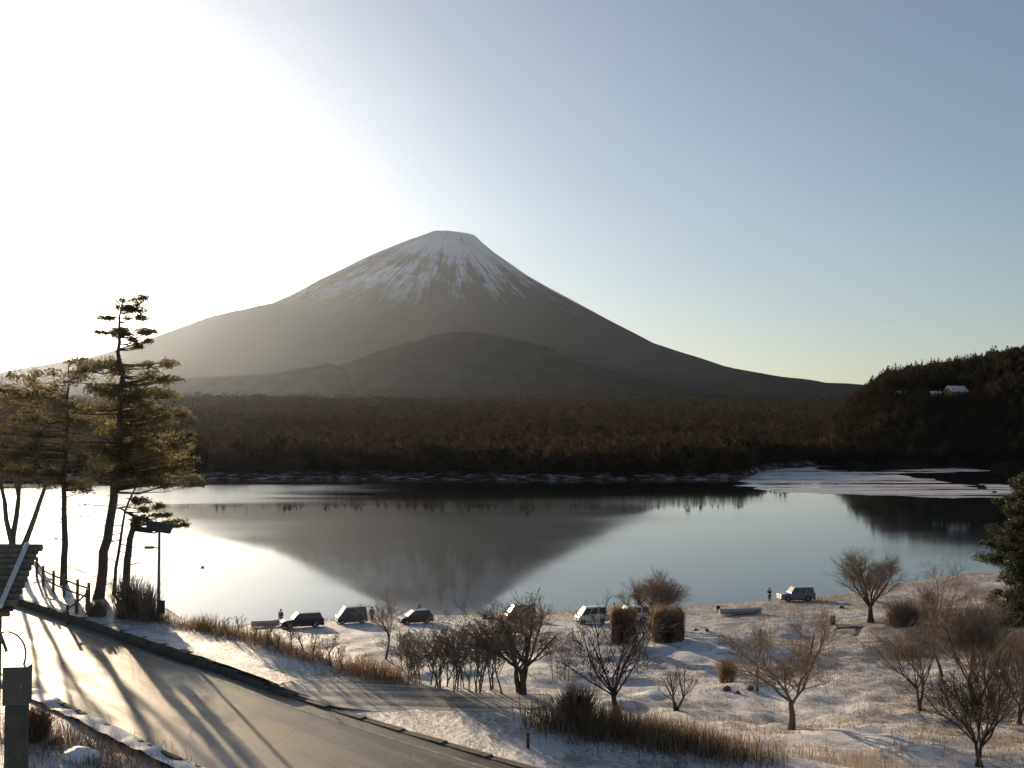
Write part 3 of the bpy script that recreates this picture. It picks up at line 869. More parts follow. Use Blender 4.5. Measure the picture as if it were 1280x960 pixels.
# ------------------------------------------------------------------ house on the hill
def house(name, c, rz, L, W, hw, hr, label, wallm, roofm):
    t = thing(name, c, rz, label, 'house')
    MB().box((0, 0, hw / 2 - 1), (L, W, hw + 2)).build('wall', wallm, t)
    ov = 0.6
    rf = MB()
    for s in (-1, 1):
        a = (-L / 2 - ov, s * (W / 2 + ov), hw - 0.25); b = (L / 2 + ov, s * (W / 2 + ov), hw - 0.25)
        c_ = (L / 2 + ov, 0, hw + hr); d = (-L / 2 - ov, 0, hw + hr)
        up = Vector((0, 0, 0.28))
        vs = [Vector(a), Vector(b), Vector(c_), Vector(d)]; vs += [v + up for v in vs]
        rf.add(vs, [(0, 1, 2, 3), (4, 7, 6, 5), (0, 4, 5, 1), (1, 5, 6, 2), (3, 2, 6, 7), (0, 3, 7, 4)])
    r = rf.build('roof', roofm, t)
    MB().box((0, 0, hw + hr + 0.35), (L + 1.2, 0.3, 0.2)).build('ridge_cap', M['metal'], r)
    for e in (-1, 1):
        MB().add([(e * (L / 2 - 0.01), -W / 2, hw - .1), (e * (L / 2 - 0.01), W / 2, hw - .1), (e * (L / 2 - .01), 0, hw + hr - .1)], [(0, 1, 2)]).build('gable', wallm, t)
    for k in range(max(2, int(L / 3))):
        x = -L / 2 + (k + .5) * L / max(2, int(L / 3))
        w = MB().box((x, -W / 2 - 0.02, hw * .55), (1.5, 0.10, 1.2)).build('window', M['white_paint'], t)
        MB().box((x, -W / 2 - 0.075, hw * .55), (1.3, 0.03, 1.0)).build('pane', M['glass'], w)
    return t
M['house_wall'] = simple('house_wall', (0.25, 0.21, 0.17), 0.8, 0.15, 1)
M['roof_snow'] = simple('snowy_roof', (0.62, 0.60, 0.55), 0.6, 0.15, 0.6, col2=(0.8, 0.79, 0.76))
def hill_hit(u, v, lift=1.0):
    a, b = ray(u, v); Dd = np.arange(590, 930, 1.0)
    k = np.argmax(hill_z(a * Dd, Dd) + lift >= CAMZ + b * Dd); return Vector((a * Dd[k], Dd[k], CAMZ + b * Dd[k]))
p = hill_hit(1195, 491)
house('house', (p.x, p.y, p.z - 1.2), R(14), 11.5, 9, 1.9, 3.7, 'house with a pale snowy roof among trees on the hill', M['house_wall'], M['roof_snow'])
p = hill_hit(1169, 493)
house('house', (p.x, p.y, p.z - 1.0), R(-10), 6, 5, 1.8, 1.2, 'low shed left of the pale roofed house on the hill', M['house_wall'], M['roof_snow'])
p = hill_hit(1126, 493)
house('house', (p.x, p.y, p.z - .8), R(20), 6, 5, 1.8, 1.2, 'small cabin barely visible on the left shoulder of the hill', M['house_wall'], M['roof_snow'])

# ------------------------------------------------------------------ bare trees
def seg_mesh(S, n=3):
    """S (m,8): p0, p1, r0, r1 -> prism tubes, vectorised"""
    S = np.array(S, float)
    p0, p1, r0, r1 = S[:, 0:3], S[:, 3:6], S[:, 6], S[:, 7]
    d = p1 - p0; d /= np.maximum(np.linalg.norm(d, axis=1), 1e-6)[:, None]
    ref = np.where(np.abs(d[:, 2:3]) > 0.9, np.array([[1.0, 0, 0]]), np.array([[0, 0, 1.0]]))
    a = np.cross(d, ref); a /= np.linalg.norm(a, axis=1)[:, None]; b = np.cross(d, a)
    V = []
    for p, r in ((p0, r0), (p1, r1)):
        for k in range(n):
            t = 2 * math.pi * k / n
            V.append(p + (a * math.cos(t) + b * math.sin(t)) * r[:, None])
    V = np.stack(V, 1)                               # (m, 2n, 3)
    m = len(S); base = (np.arange(m) * 2 * n)[:, None]
    Fc = np.concatenate([base + np.array([[k, (k + 1) % n, n + (k + 1) % n, n + k]]) for k in range(n)])
    return V.reshape(-1, 3), Fc

def rdir(d, ang, rnd, up=0.0):
    """direction turned away from d by ang, random roll"""
    d = Vector(d).normalized()
    q = d.orthogonal().normalized(); q.rotate(Matrix.Rotation(rnd.uniform(0, 2 * math.pi), 3, d))
    o = (d * math.cos(ang) + q * math.sin(ang)); o.z += up
    return o.normalized()

def bare_tree(name, foot, height, width, label, group=None, seed=1, stems=1, trunk_frac=0.25, spread=42, droop=0.0, density=1.0, tr=None,
              bark='bark', twig='twig', lean=(0, 0), min_r=0.0065, up=0.16, cat='tree', levels=4):
    rnd = random.Random(seed)
    thick, thin = [], []
    tr = tr or height * 0.022
    H = 10.0
    def grow(p, d, L, r, lev):
        n = 4 if lev <= 1 else (3 if lev == 2 else 2)
        pts = [p.copy()]; rads = [r]
        dd = d.copy(); q = p.copy()
        for i in range(n):
            wob = 0.26 if lev else 0.12
            dd = (dd + Vector((rnd.uniform(-wob, wob), rnd.uniform(-wob, wob), rnd.uniform(-wob, wob) * .6 + up * (0.6 if lev else 0.2) - droop * lev * 0.25))).normalized()
            q = q + dd * L / n
            pts.append(q.copy()); rads.append(r * (1 - (0.45 if lev < 2 else 0.6) * (i + 1) / n))
        if lev <= 1: thick.append((pts, rads))
        else:
            for i in range(n): thin.append((*pts[i], *pts[i + 1], rads[i], rads[i + 1], ))
        if lev >= levels: return
        cnt = {0: 6, 1: 8, 2: 8, 3: 5}[lev] * (density if lev >= 1 else 1)
        cnt = int(cnt + rnd.random())
        for c in range(cnt):
            if lev == 0: t = rnd.uniform(0.72 if stems < 4 else 0.12, 1.0) if c else 1.0
            else: t = rnd.uniform(0.22, 1.0)
            k = min(int(t * n), n - 1); f = t * n - k
            bp = pts[k].lerp(pts[k + 1], f); br = rads[k] * (1 - f) + rads[k + 1] * f
            bd = (pts[k + 1] - pts[k]).normalized()
            ang = R(rnd.uniform(spread * .55, spread * 1.15)) if lev == 0 else R(rnd.uniform(22, 58))
            L2 = {0: rnd.uniform(3.2, 5.2), 1: rnd.uniform(1.5, 3.0), 2: rnd.uniform(0.7, 1.5), 3: rnd.uniform(0.35, 0.8)}[lev]
            if lev == 1: L2 *= 1.25 - t * 0.6
            grow(bp, rdir(bd, ang, rnd, 0.08), L2, br * {0: 0.62, 1: 0.5, 2: 0.5, 3: 0.6}[lev], lev + 1)
    base_r = tr / height * H
    for s in range(stems):
        o = Vector((rnd.uniform(-.3, .3), rnd.uniform(-.3, .3), 0)) * ((stems > 1) + 3.5 * (stems > 4))
        d = Vector((lean[0], lean[1], 1)) + Vector((rnd.uniform(-.45, .45), rnd.uniform(-.45, .45), 0)) * (stems > 1)
        grow(o, d.normalized(), H * trunk_frac, base_r * (1 if stems == 1 else .7), 0)
    allp = np.array([p for pp, _ in thick for p in pp] + [s[3:6] for s in thin])
    top = np.percentile(allp[:, 2], 99.5)
    wx = np.percentile(allp[:, 0], 99) - np.percentile(allp[:, 0], 1)
    cx = (np.percentile(allp[:, 0], 99) + np.percentile(allp[:, 0], 1)) / 2
    sz = height / top; sx = width / wx
    cx = max(-.5, min(.5, cx))
    if sx / sz > 1.3:
        sx = sz * 1.3
    def tr_(v):
        z = v[2] * sz; return Vector(((v[0] - cx * min(1, v[2] / 3)) * sx if stems == 1 else (v[0] - cx * min(1, v[2] / 3)) * sx, v[1] * sx, z))
    t = thing(name, foot, 0, label, cat, group)
    mbt = MB(); mbl = MB()
    for i, (pp, rr) in enumerate(thick):
        P = [tr_(p) for p in pp]; rs = [max(r * sz, min_r * 1.5) for r in rr]
        if abs(rr[0] - base_r * (1 if stems == 1 else .7)) < 1e-6:
            rs[0] *= 1.25; P[0].z -= 0.15
            mbt.tube(P, rs, 8)
        else: mbl.tube(P, rs, 6, cap=False)
    mbt.build('trunk', M[bark], t, smooth=True)
    mbl.build('limbs', M[bark], t, smooth=True)
    if thin:
        S = np.array(thin)
        for a in (0, 3):
            z = S[:, a + 2].copy(); k = np.minimum(1, z / 3)
            S[:, a] = (S[:, a] - cx * k) * sx; S[:, a + 1] *= sx; S[:, a + 2] = z * sz
        S[:, 6:8] = np.maximum(S[:, 6:8] * sz, min_r)
        V, Fc = seg_mesh(S, 3)
        np_mesh('crown', V, Fc, M[twig], t)
    return t

def px_tree(u, v, vtop, wpx, label, Y=None, **kw):
    p = hit(u, v) if Y is None else Vector(((u - 640) / F * Y, Y, tz((u - 640) / F * Y, Y)))
    s = p.y / F
    return bare_tree('bare_tree', p, (v - vtop) * s, wpx * s, label, **kw)
G1 = 'bare trees in the lakeside park'
px_tree(482, 824, 742, 62, 'slender bare sapling right of the small grey van by the water', group=G1, seed=11, trunk_frac=.35, spread=30, density=.8, tr=.11)
px_tree(550, 858, 775, 95, 'wide multi stemmed bare shrub tree left in the thicket behind the snowy lane', group=G1, seed=12, stems=8, trunk_frac=.5, spread=34, density=.42, tr=.042, bark='bark_pale')
px_tree(580, 862, 782, 75, 'middling bare shrub between the wide one and the middle tree of the thicket', group=G1, seed=31, stems=7, trunk_frac=.5, spread=34, density=.40, tr=.038, bark='bark_pale')
px_tree(700, 848, 786, 80, 'low wispy bare shrub right of the large spreading tree of the thicket', group=G1, seed=32, stems=7, trunk_frac=.45, spread=36, density=.36, tr=.034, bark='bark_pale')
px_tree(500, 838, 786, 56, 'lowest wispy bare shrub right beside the slender sapling', group=G1, seed=33, stems=7, trunk_frac=.5, spread=36, density=.36, tr=.032, bark='bark_pale')
px_tree(518, 850, 790, 70, 'low bare shrub at the left end of the thicket behind the lane', group=G1, seed=13, stems=6, trunk_frac=.45, spread=34, density=.38, tr=.034, bark='bark_pale')
px_tree(612, 864, 770, 90, 'multi stemmed bare tree in the middle of the thicket behind the lane', group=G1, seed=14, stems=6, trunk_frac=.45, spread=30, density=.5, tr=.05, bark='bark_pale')
px_tree(652, 866, 748, 150, 'large spreading bare tree with forked trunk at right of the thicket', group=G1, seed=42, stems=3, trunk_frac=.24, spread=44, density=.72, tr=.15)
px_tree(773, 904, 748, 130, 'dark open branched bare tree rising out of the brown grass', group=G1, seed=16, stems=2, trunk_frac=.24, spread=46, density=.62, tr=.10, bark='twig_dark', twig='twig_dark', min_r=.006)
px_tree(846, 888, 826, 56, 'small stubby bare tree right of the dark open branched one', group=G1, seed=17, stems=3, trunk_frac=.25, spread=34, density=.2, tr=.10, bark='twig_dark', twig='twig_dark', levels=3)
px_tree(989, 912, 768, 170, 'large bare cherry tree alone in the snow with a spreading crown', group=G1, seed=45, trunk_frac=.22, spread=52, density=1.1, tr=.18, bark='bark_pale')
px_tree(946, 864, 786, 72, 'small bare tree with thin trunk left of the large cherry tree', group=G1, seed=19, trunk_frac=.40, spread=44, density=.8, tr=.09)
px_tree(1088, 777, 687, 125, 'spreading bare tree near the shore right of the parked silver car', group=G1, seed=41, trunk_frac=.18, spread=50, density=1.4, tr=.30)
px_tree(1152, 888, 778, 96, 'leaning twin trunk bare tree at the right of the open snow', group=G1, seed=21, stems=2, trunk_frac=.3, spread=38, density=.9, tr=.15)
px_tree(1178, 846, 698, 90, 'tall thin bare tree in front of the right conifer', group=G1, seed=22, trunk_frac=.42, spread=40, density=.8, tr=.14)
px_tree(1216, 884, 745, 125, 'dense brown bare tree at the right side of the park', group=G1, seed=23, stems=3, trunk_frac=.24, spread=36, density=1.15, tr=.16)
px_tree(1226, 960, 832, 140, 'dark low bare shrub tree in the bottom right corner', group=G1, seed=24, stems=2, trunk_frac=.18, spread=50, density=.9, tr=.12, bark='twig_dark', twig='twig_dark')
px_tree(1275, 905, 790, 100, 'bare tree cut by the right edge of the picture', group=G1, seed=25, stems=2, trunk_frac=.2, spread=42, density=1.0, tr=.13)
px_tree(814, 788, 716, 96, 'reddish dense bare tree behind the two reed stacks', group=G1, seed=44, stems=3, trunk_frac=.30, spread=48, density=1.0, tr=.24)
px_tree(797, 778, 728, 72, 'second reddish bare tree left of the dense one behind the reed stacks', group=G1, seed=27, trunk_frac=.36, spread=50, density=1.0, tr=.17)
px_tree(1030, 800, 756, 40, 'thin little bare sapling left of the grey box near the shore', group=G1, seed=28, trunk_frac=.4, spread=30, density=.4, tr=.05)
# the large deciduous tree at the far left
px_tree(24, 700, 470, 190, 'big many stemmed bare tree at the left edge above the shelter roof', Y=76, group='trees on the bank at left', seed=30, stems=3, trunk_frac=.42, spread=30, density=.9, tr=.30, bark='bark_pale')

# saplings along the bank crest
SAPL = ['short leafless sapling on the bank edge just below the small rowing boat', 'leafless sapling on the bank edge below the gap between boat and dark estate car',
        'leafless sapling on the bank edge below the front wheel of the dark estate car', 'leafless sapling on the bank edge below the rear of the dark estate car',
        'leafless sapling on the bank edge below the car shadow on the snow', 'leafless sapling third from the right in the row on the bank edge',
        'tallest leafless sapling, second from the right in the row on the bank edge', 'leafless sapling at the right end of the row on the bank edge',
        'smallest leafless sapling on the bank edge below the nose of the dark estate car', 'leafless sapling second from the left in the row on the bank edge', 'leafless sapling at the left end of the row on the bank edge']
def sapling(u, v, h_px, i):
    p = hit(u, v); s = p.y / F
    bare_tree('sapling', p, h_px * s, h_px * .55 * s, SAPL[i], 'saplings on the bank edge', seed=80 + i, trunk_frac=.3, spread=24, density=.35, tr=.022, min_r=.006, cat='sapling', levels=3)
for i, (u, v, h_) in enumerate([(318, 806, 26), (336, 812, 36), (364, 818, 40), (378, 821, 38), (392, 826, 36), (414, 833, 44), (428, 838, 34), (347, 812, 24), (300, 799, 30), (282, 795, 24)]):
    sapling(u, v, h_, i)

# ------------------------------------------------------------------ pines on the left bank
def needles(pads, mat, parent, size, per=220, name='crown'):
    out = []
    for (c, r, f) in pads:
        n = int(per * f)
        d = rng.normal(size=(n, 3)); d /= np.linalg.norm(d, axis=1)[:, None]
        q = d * (rng.random(n) ** 0.5)[:, None] * np.array(r) + np.array(c)
        q[:, 2] += -0.10 * r[0] * (np.hypot(q[:, 0] - c[0], q[:, 1] - c[1]) / max(r[0], .1)) ** 2
        a = rng.normal(size=(n, 3)) * np.array([1, 1, .6]); a /= np.linalg.norm(a, axis=1)[:, None]
        b = np.cross(a, rng.normal(size=(n, 3))); b /= np.linalg.norm(b, axis=1)[:, None]
        s = size * (0.6 + 0.9 * rng.random(n))[:, None]
        out.append(np.stack([q - b * s * .16, q + b * s * .16, q + a * s], 1).reshape(-1, 3))
    V = np.concatenate(out)
    return np_mesh(name, V, np.arange(len(V)).reshape(-1, 3), mat, parent)

def pine(Y, trunk_px, rad, pads_px, label, seed, limb_from=None, mat='needle', dead=12, group='trees on the bank at left', per=160):
    """trunk and pads are given as bearings (u,v) at distance Y and become real geometry there"""
    rnd = random.Random(seed)
    foot = pt(*trunk_px[0], Y); foot.z = tz(foot.x, foot.y)
    t = thing('pine_tree', foot, 0, label, 'tree', group)
    P = [pt(u, v, Y) - foot for u, v in trunk_px]
    P[0] = Vector((0, 0, -0.3))
    # resample smoothly
    pts = []
    for i in range(len(P) - 1):
        for k in range(3): pts.append(P[i].lerp(P[i + 1], k / 3) + Vector((rnd.uniform(-.04, .04), rnd.uniform(-.12, .12), 0)) * (i + k > 0))
    pts.append(P[-1])
    rs = [rad * (1 - 0.88 * (i / (len(pts) - 1)) ** 1.1) for i in range(len(pts))]; rs[0] *= 1.3
    MB().tube(pts, rs, 9).build('trunk', M['bark'], t, smooth=True)
    zs_ = [p.z for p in pts]
    def on_trunk(z):
        z = min(max(z, zs_[0]), zs_[-1] * .995)
        for i in range(len(pts) - 1):
            if pts[i].z <= z <= pts[i + 1].z: return pts[i].lerp(pts[i + 1], (z - pts[i].z) / max(1e-6, pts[i + 1].z - pts[i].z)), rs[i]
        return pts[-1], rs[-1]
    br = MB(); pads = []; segs = []
    for (u, v, w, hgt, f) in pads_px:
        dy = rnd.uniform(-1, 1) * w / F * Y * 0.55
        c = pt(u, v, Y) - foot; c.y += dy
        rx = w / F * Y / 2; rzz = hgt / F * Y / 2
        # split a pad in clumps
        nclump = max(4, int(rx * 3.2 * f))
        for j in range(nclump):
            cc = Vector((c.x + rnd.uniform(-1, 1) * rx * .8, c.y + rnd.uniform(-1, 1) * rx * .8, c.z + rnd.uniform(-1, 1) * rzz * .6))
            pads.append((tuple(cc), (rx * rnd.uniform(.22, .38) + .15, rx * rnd.uniform(.22, .38) + .15, rzz * rnd.uniform(.35, .6) + .06), min(1.6, .35 + rx * .22)))
            q, r0 = on_trunk(cc.z - abs(cc.x) * .10)
            mid = q.lerp(cc, .5) + Vector((0, 0, rnd.uniform(-.25, .1)))
            r1 = max(.018, min(r0 * .35, .07))
            for a_, b_, ra, rb in ((q, mid, r1, r1 * .7), (mid, cc, r1 * .7, .012)): segs.append((*a_, *b_, ra, rb))
            for k in range(5):
                e = cc + Vector((rnd.uniform(-1, 1), rnd.uniform(-1, 1), rnd.uniform(-.3, .4))) * rx * .35
                segs.append((*mid.lerp(cc, .6), *e, .014, .006))
    for k in range(dead):
        z = rnd.uniform(zs_[-1] * .18, zs_[-1] * .7); q, r0 = on_trunk(z)
        L = rnd.uniform(.8, 2.6); an = rnd.uniform(0, 6.28)
        e = q + Vector((math.cos(an) * L, math.sin(an) * L, rnd.uniform(-.5, .3)))
        segs.append((*q, *e, .03, .01))
        for j in range(4):
            s_ = q.lerp(e, rnd.uniform(.4, 1)); segs.append((*s_, *(s_ + Vector((rnd.uniform(-.5, .5), rnd.uniform(-.5, .5), rnd.uniform(-.45, .1)))), .010, .005))
    V, Fc = seg_mesh(segs, 4)
    np_mesh('limbs', V, Fc, M['bark'], t)
    needles(pads, M[mat], t, 0.20, per)
    return t

rp = random.Random(99)
fill1 = [(rp.uniform(105, 175) + (v - 450) * .22, v + rp.uniform(-5, 5), rp.uniform(70, 100), rp.uniform(16, 26), 1.2) for v in range(462, 606, 11)]
fill2 = [(rp.uniform(20, 110), v + rp.uniform(-5, 5), rp.uniform(60, 90), rp.uniform(18, 28), 1.2) for v in range(480, 602, 12)]
mid_pads = fill1 + [(130, 455, 70, 26, 1.2), (185, 452, 62, 16, 1.4), (200, 474, 60, 10, 1.0), (100, 480, 90, 30, 1.0), (165, 490, 100, 22, 1.1), (205, 512, 70, 18, 1), (120, 515, 110, 30, 1.1),
            (175, 540, 110, 24, 1.1), (212, 560, 60, 18, .9), (130, 560, 100, 30, 1.1), (185, 582, 90, 22, 1.1), (140, 590, 90, 22, 1.0), (215, 604, 60, 14, .7)]
pine(60, [(122, 728), (130, 690), (140, 640), (146, 590), (150, 530), (152, 470), (147, 440), (150, 405), (153, 376)], 0.27,
     [(172, 376, 34, 12, 1.4), (160, 382, 34, 12, 1.2), (172, 386, 40, 12, 1.3), (150, 415, 40, 7, 1), (174, 398, 30, 5, 1.2), (168, 412, 48, 9, 1.6), (185, 415, 20, 6, 1), (133, 398, 16, 4, .8), (130, 416, 24, 6, .8), (172, 424, 24, 6, 1.1), (172, 432, 10, 8, .8)] + mid_pads,
     'tall leaning pine with layered flat top on the left bank', 5, dead=16)
pine(64, [(80, 718), (81, 680), (80, 640), (80, 590), (84, 540), (85, 490), (86, 455)], 0.20,
     [(90, 452, 50, 14, .9), (60, 470, 60, 20, .8), (105, 470, 60, 20, .9), (70, 500, 90, 26, 1.0), (45, 520, 90, 26, .9), (95, 530, 90, 30, 1.0), (55, 555, 100, 30, 1.0), (90, 575, 90, 26, 1.0), (40, 585, 80, 22, .9), (75, 600, 60, 12, .7)] + fill2,
     'straight trunked pine between the bare tree and the leaning pine', 6, dead=14)
pine(57, [(155, 748), (160, 700), (166, 660), (168, 645), (158, 640), (148, 634)], 0.21,
     [(172, 625, 26, 12, 1.2), (180, 636, 34, 10, 1.1), (195, 644, 40, 7, .9), (205, 652, 50, 5, .8), (176, 650, 26, 8, .8), (226, 655, 24, 4, .5)],
     'short stout pine with bent top nearest the solar lamp', 7, dead=3)
# long hanging side branches reaching right over the lake belong to the second tree; larch behind
pine(61, [(142, 735), (148, 690), (156, 640), (175, 600), (200, 585)], 0.10,
     [(190, 600, 60, 10, .7), (222, 598, 44, 6, .6), (245, 605, 26, 5, .5), (228, 575, 30, 8, .6), (232, 545, 20, 10, .4), (228, 520, 24, 8, .5)],
     'slim drooping pine reaching right over the water behind the stout one', 8, dead=8, per=150)
# conifer at the right edge
rq = random.Random(5)
fillr = [(1294 + rq.uniform(-14, 10) - (v - 590) * .10, v, rq.uniform(36, 58) + (v - 590) * .12, rq.uniform(18, 28), 2.2) for v in range(606, 775, 14)]
pine(112, [(1290, 790), (1290, 700), (1288, 640), (1287, 590)], 0.30,
     [(1280, 602, 40, 20, 1), (1272, 625, 50, 18, 1), (1262, 668, 60, 26, 1.2), (1268, 700, 70, 24, 1.2), (1285, 690, 60, 40, 1.2), (1272, 726, 60, 30, 1.2), (1280, 752, 60, 26, 1.2), (1290, 650, 50, 30, 1.1), (1250, 680, 30, 14, .9), (1262, 745, 40, 14, .9), (1296, 730, 60, 40, 1.2)] + fillr,
     'dark green conifer at the right edge above the park', 9, mat='needle_green', dead=4, group=None, per=420)

# ------------------------------------------------------------------ reeds, grass and brush
def blades(name, pts_, hts, mat, label=None, cat=None, kind=None, width=0.02, lean=0.25, parent=None, seed=0, out=0.0):
    r = np.random.default_rng(seed)
    n = len(pts_); P = np.array(pts_, float); H = np.array(hts, float)
    th = r.uniform(0, math.pi, n); w = np.stack([np.cos(th), np.sin(th), 0 * th], 1) * (width * (0.6 + .8 * r.random(n)))[:, None]
    t = np.stack([r.normal(0, lean, n), r.normal(0, lean, n), np.ones(n)], 1) * H[:, None]
    if out: t[:, 0:2] += P[:, 0:2] * out
    m_ = t * 0.55; m_[:, 0:2] *= 0.6
    A, B = P - w / 2, P + w / 2
    c, d_ = P + m_ - w * .35, P + m_ + w * .35
    e = P + t
    V = np.stack([A, B, d_, c, e], 1).reshape(-1, 3)
    b = (np.arange(n) * 5)[:, None]
    # triangles only
    Fc = np.concatenate([b + np.array([[0, 1, 2]]), b + np.array([[0, 2, 3]]), b + np.array([[3, 2, 4]])])
    o = np_mesh(name, V, Fc, mat, parent)
    tag(o, label, cat, kind=kind)
    return o
def reed_stack(u, v, wpx, hpx, label, seed):
    p = hit(u, v); s = p.y / F; r = np.random.default_rng(seed)
    w, h_ = wpx * s, hpx * s
    t = thing('reed_stack', p, R(-14), label, 'reed stack', 'reed stacks near the shore')
    n = 4200
    P = np.stack([r.uniform(-w / 2, w / 2, n), r.uniform(-w * .38, w * .38, n), r.uniform(-.05, .25, n)], 1)
    P[:, 0] += r.normal(0, .12, n)
    blades('stems', P, np.clip(r.normal(h_ * .82, h_ * .12, n) + h_ * .16 * vnoise(P[:, 0], P[:, 1], w * .3, seed), .5, h_ * 1.15), M['reed'], width=.06, lean=.06, parent=t, seed=seed, out=.05)
    n = 1500
    P = np.stack([r.uniform(-w / 2, w / 2, n), r.uniform(-w * .38, w * .38, n), h_ * r.uniform(.55, .85, n)], 1)
    blades('plumes', P, r.uniform(.3, .8, n), M['reed_pale'], width=.05, lean=.5, parent=t, seed=seed + 1)
    for zf_ in (.35, .7):
        MB().tube([(x * w * .53, y * w * .41, h_ * zf_) for x, y in ((-1, -1), (1, -1), (1, 1), (-1, 1), (-1, -1))], .03, 5).build('binding_rope', M['wood'], t)
reed_stack(779, 803, 24, 44, 'narrow upright stack of brown reeds beside the white vehicle', 101)
reed_stack(835, 802, 32, 42, 'broader stack of brown reeds with ragged top right of the narrow one', 102)

def bush(u, v, wpx, hpx, label, seed, n=1400, mat='reed', lean=.28, name='bush'):
    p = hit(u, v); s = p.y / F; r = np.random.default_rng(seed); w, h_ = wpx * s, hpx * s
    t = thing(name, p, 0, label, 'bush')
    P = np.stack([r.normal(0, w * .13, n), r.normal(0, w * .13, n), np.full(n, -.05)], 1)
    rr = np.hypot(P[:, 0], P[:, 1]) / (w * .5)
    blades('stems', P, np.clip(r.normal(h_ * .74, h_ * .2, n) * (1 - .3 * np.minimum(rr, 1) ** 2), .08, h_ * 1.1), M[mat], width=.028, lean=lean * .8, parent=t, seed=seed, out=.8)
    S = []
    for k in range(160):
        a = Vector((r.normal(0, w * .12), r.normal(0, w * .12), 0)); b = a + Vector((r.normal(0, w * .2), r.normal(0, w * .2), h_ * r.uniform(.5, .95)))
        S.append((*a, *b, .02, .006))
    V, Fc = seg_mesh(S, 3); np_mesh('twigs', V, Fc, M['twig'], t)
    return t
bush(909, 853, 26, 32, 'round brown grass bush in the open snow near the two dark stones', 111)
bush(1132, 782, 60, 36, 'dark rounded leafless hedge bush near the right shore', 112, 3200, 'twig')
bush(1162, 776, 20, 44, 'narrow dark bush behind the hedge bush near the shore', 113, 1200, 'twig', .12)
bush(160, 772, 46, 60, 'leafless tangled bush around the foot of the stout pine', 114, 500, 'twig', .4)
bush(185, 776, 26, 50, 'leafless bush between stout pine and solar lamp', 115, 250, 'twig', .35)
bush(720, 905, 62, 52, 'tall brown pampas like grass clump beside the end of the lane', 116, 900, 'reed', .22)
bush(120, 770, 34, 22, 'low dark bush at the end of the log fence', 117, 400, 'twig', .4)
bush(40, 925, 44, 46, 'dry brown weeds in front of the utility pillar at lower left', 118, 1500, 'reed', .35)

# brown grass strip on the bank edge
def along(px, n, jit, y_back=0.0):
    P = np.array([hit(*q)[:2] for q in px]); d = np.r_[0, np.cumsum(np.hypot(*np.diff(P, axis=0).T))]
    t = rng.uniform(0, d[-1], n); X = np.interp(t, d, P[:, 0]) + rng.normal(0, jit, n); Y = np.interp(t, d, P[:, 1]) + rng.normal(0, jit, n)
    Y = Y + y_back
    return np.stack([X, Y, terrain_z(X, Y) - .03], 1)
P1 = along([(690, 906), (740, 915), (800, 925), (860, 934), (900, 940), (940, 947)], 4600, .7)
hh = np.clip(0.72 + .8 * vnoise(P1[:, 0], P1[:, 1], 2.2, 61) + rng.normal(0, .18, len(P1)), .15, 1.5)
blades('tall_grass', P1, hh * .95, M['reed'], 'strip of tall brown dry grass along the top of the snowy bank', 'dry grass', 'stuff', .022, .22, seed=201)
P2 = along([(950, 948), (1010, 956), (1080, 960), (1130, 972)], 900, 1.2)
blades('pale_grass', P2, np.clip(rng.normal(.85, .3, len(P2)), .15, 1.5), M['reed_pale'], 'thin pale dry grass at the bottom edge right of the bank', 'dry grass', 'stuff', .018, .2, seed=202)
P3 = along([(165, 766), (200, 779), (250, 788), (300, 798), (360, 815), (430, 840), (500, 858)], 6500, .5, .3)
hh = np.clip(0.42 + .8 * vnoise(P3[:, 0], P3[:, 1], 1.7, 62) + rng.normal(0, .15, len(P3)), .08, 1.4)
blades('bank_brush', P3, hh, M['reed'], 'brown backlit brush and dead grass along the left bank edge', 'dry grass', 'stuff', .02, .3, seed=203)
P4 = along([(0, 905), (60, 925), (120, 945), (180, 975)], 3500, 1.0)
blades('verge_grass', P4, np.clip(rng.normal(.3, .12, len(P4)), .05, .8), M['reed'], 'dead grass on the near verge at lower left', 'dry grass', 'stuff', .018, .35, seed=204)
# tufts over the park and the shore
n = 60000
X = rng.uniform(-45, 75, n); Y = rng.uniform(44, 175, n)
w = vnoise(X, Y, 7, 63) + vnoise(X, Y, 2.5, 64) + np.clip((X - 0) / 60, -.25, .35)
z = terrain_z(X, Y); k = (w > .12) & (z > .15) & (Y > np.interp(X, CREST[:, 0], CREST[:, 1]) + 1)
P5 = np.stack([X, Y, z - .02], 1)[k]
P5 = np.repeat(P5, 3, 0) + rng.normal(0, .12, (3 * k.sum(), 3)) * np.array([1, 1, 0])
blades('grass_tufts', P5, np.clip(rng.normal(.22, .1, len(P5)), .05, .6), M['reed'], 'short dead grass poking through thin snow across the park', 'dry grass', 'stuff', .03, .35, seed=205)
n = 5000
X = rng.uniform(-45, 45, n); Ysh = np.interp(X, SHX, SHY); Y = Ysh - rng.gamma(2, 1.3, n)
blades('shore_reeds', np.stack([X, Y, terrain_z(X, Y) - .02], 1), np.clip(rng.normal(.3, .15, n), .05, .9), M['reed_pale'], 'short dry reeds fringing the near shoreline', 'dry grass', 'stuff', .04, .3, seed=206)

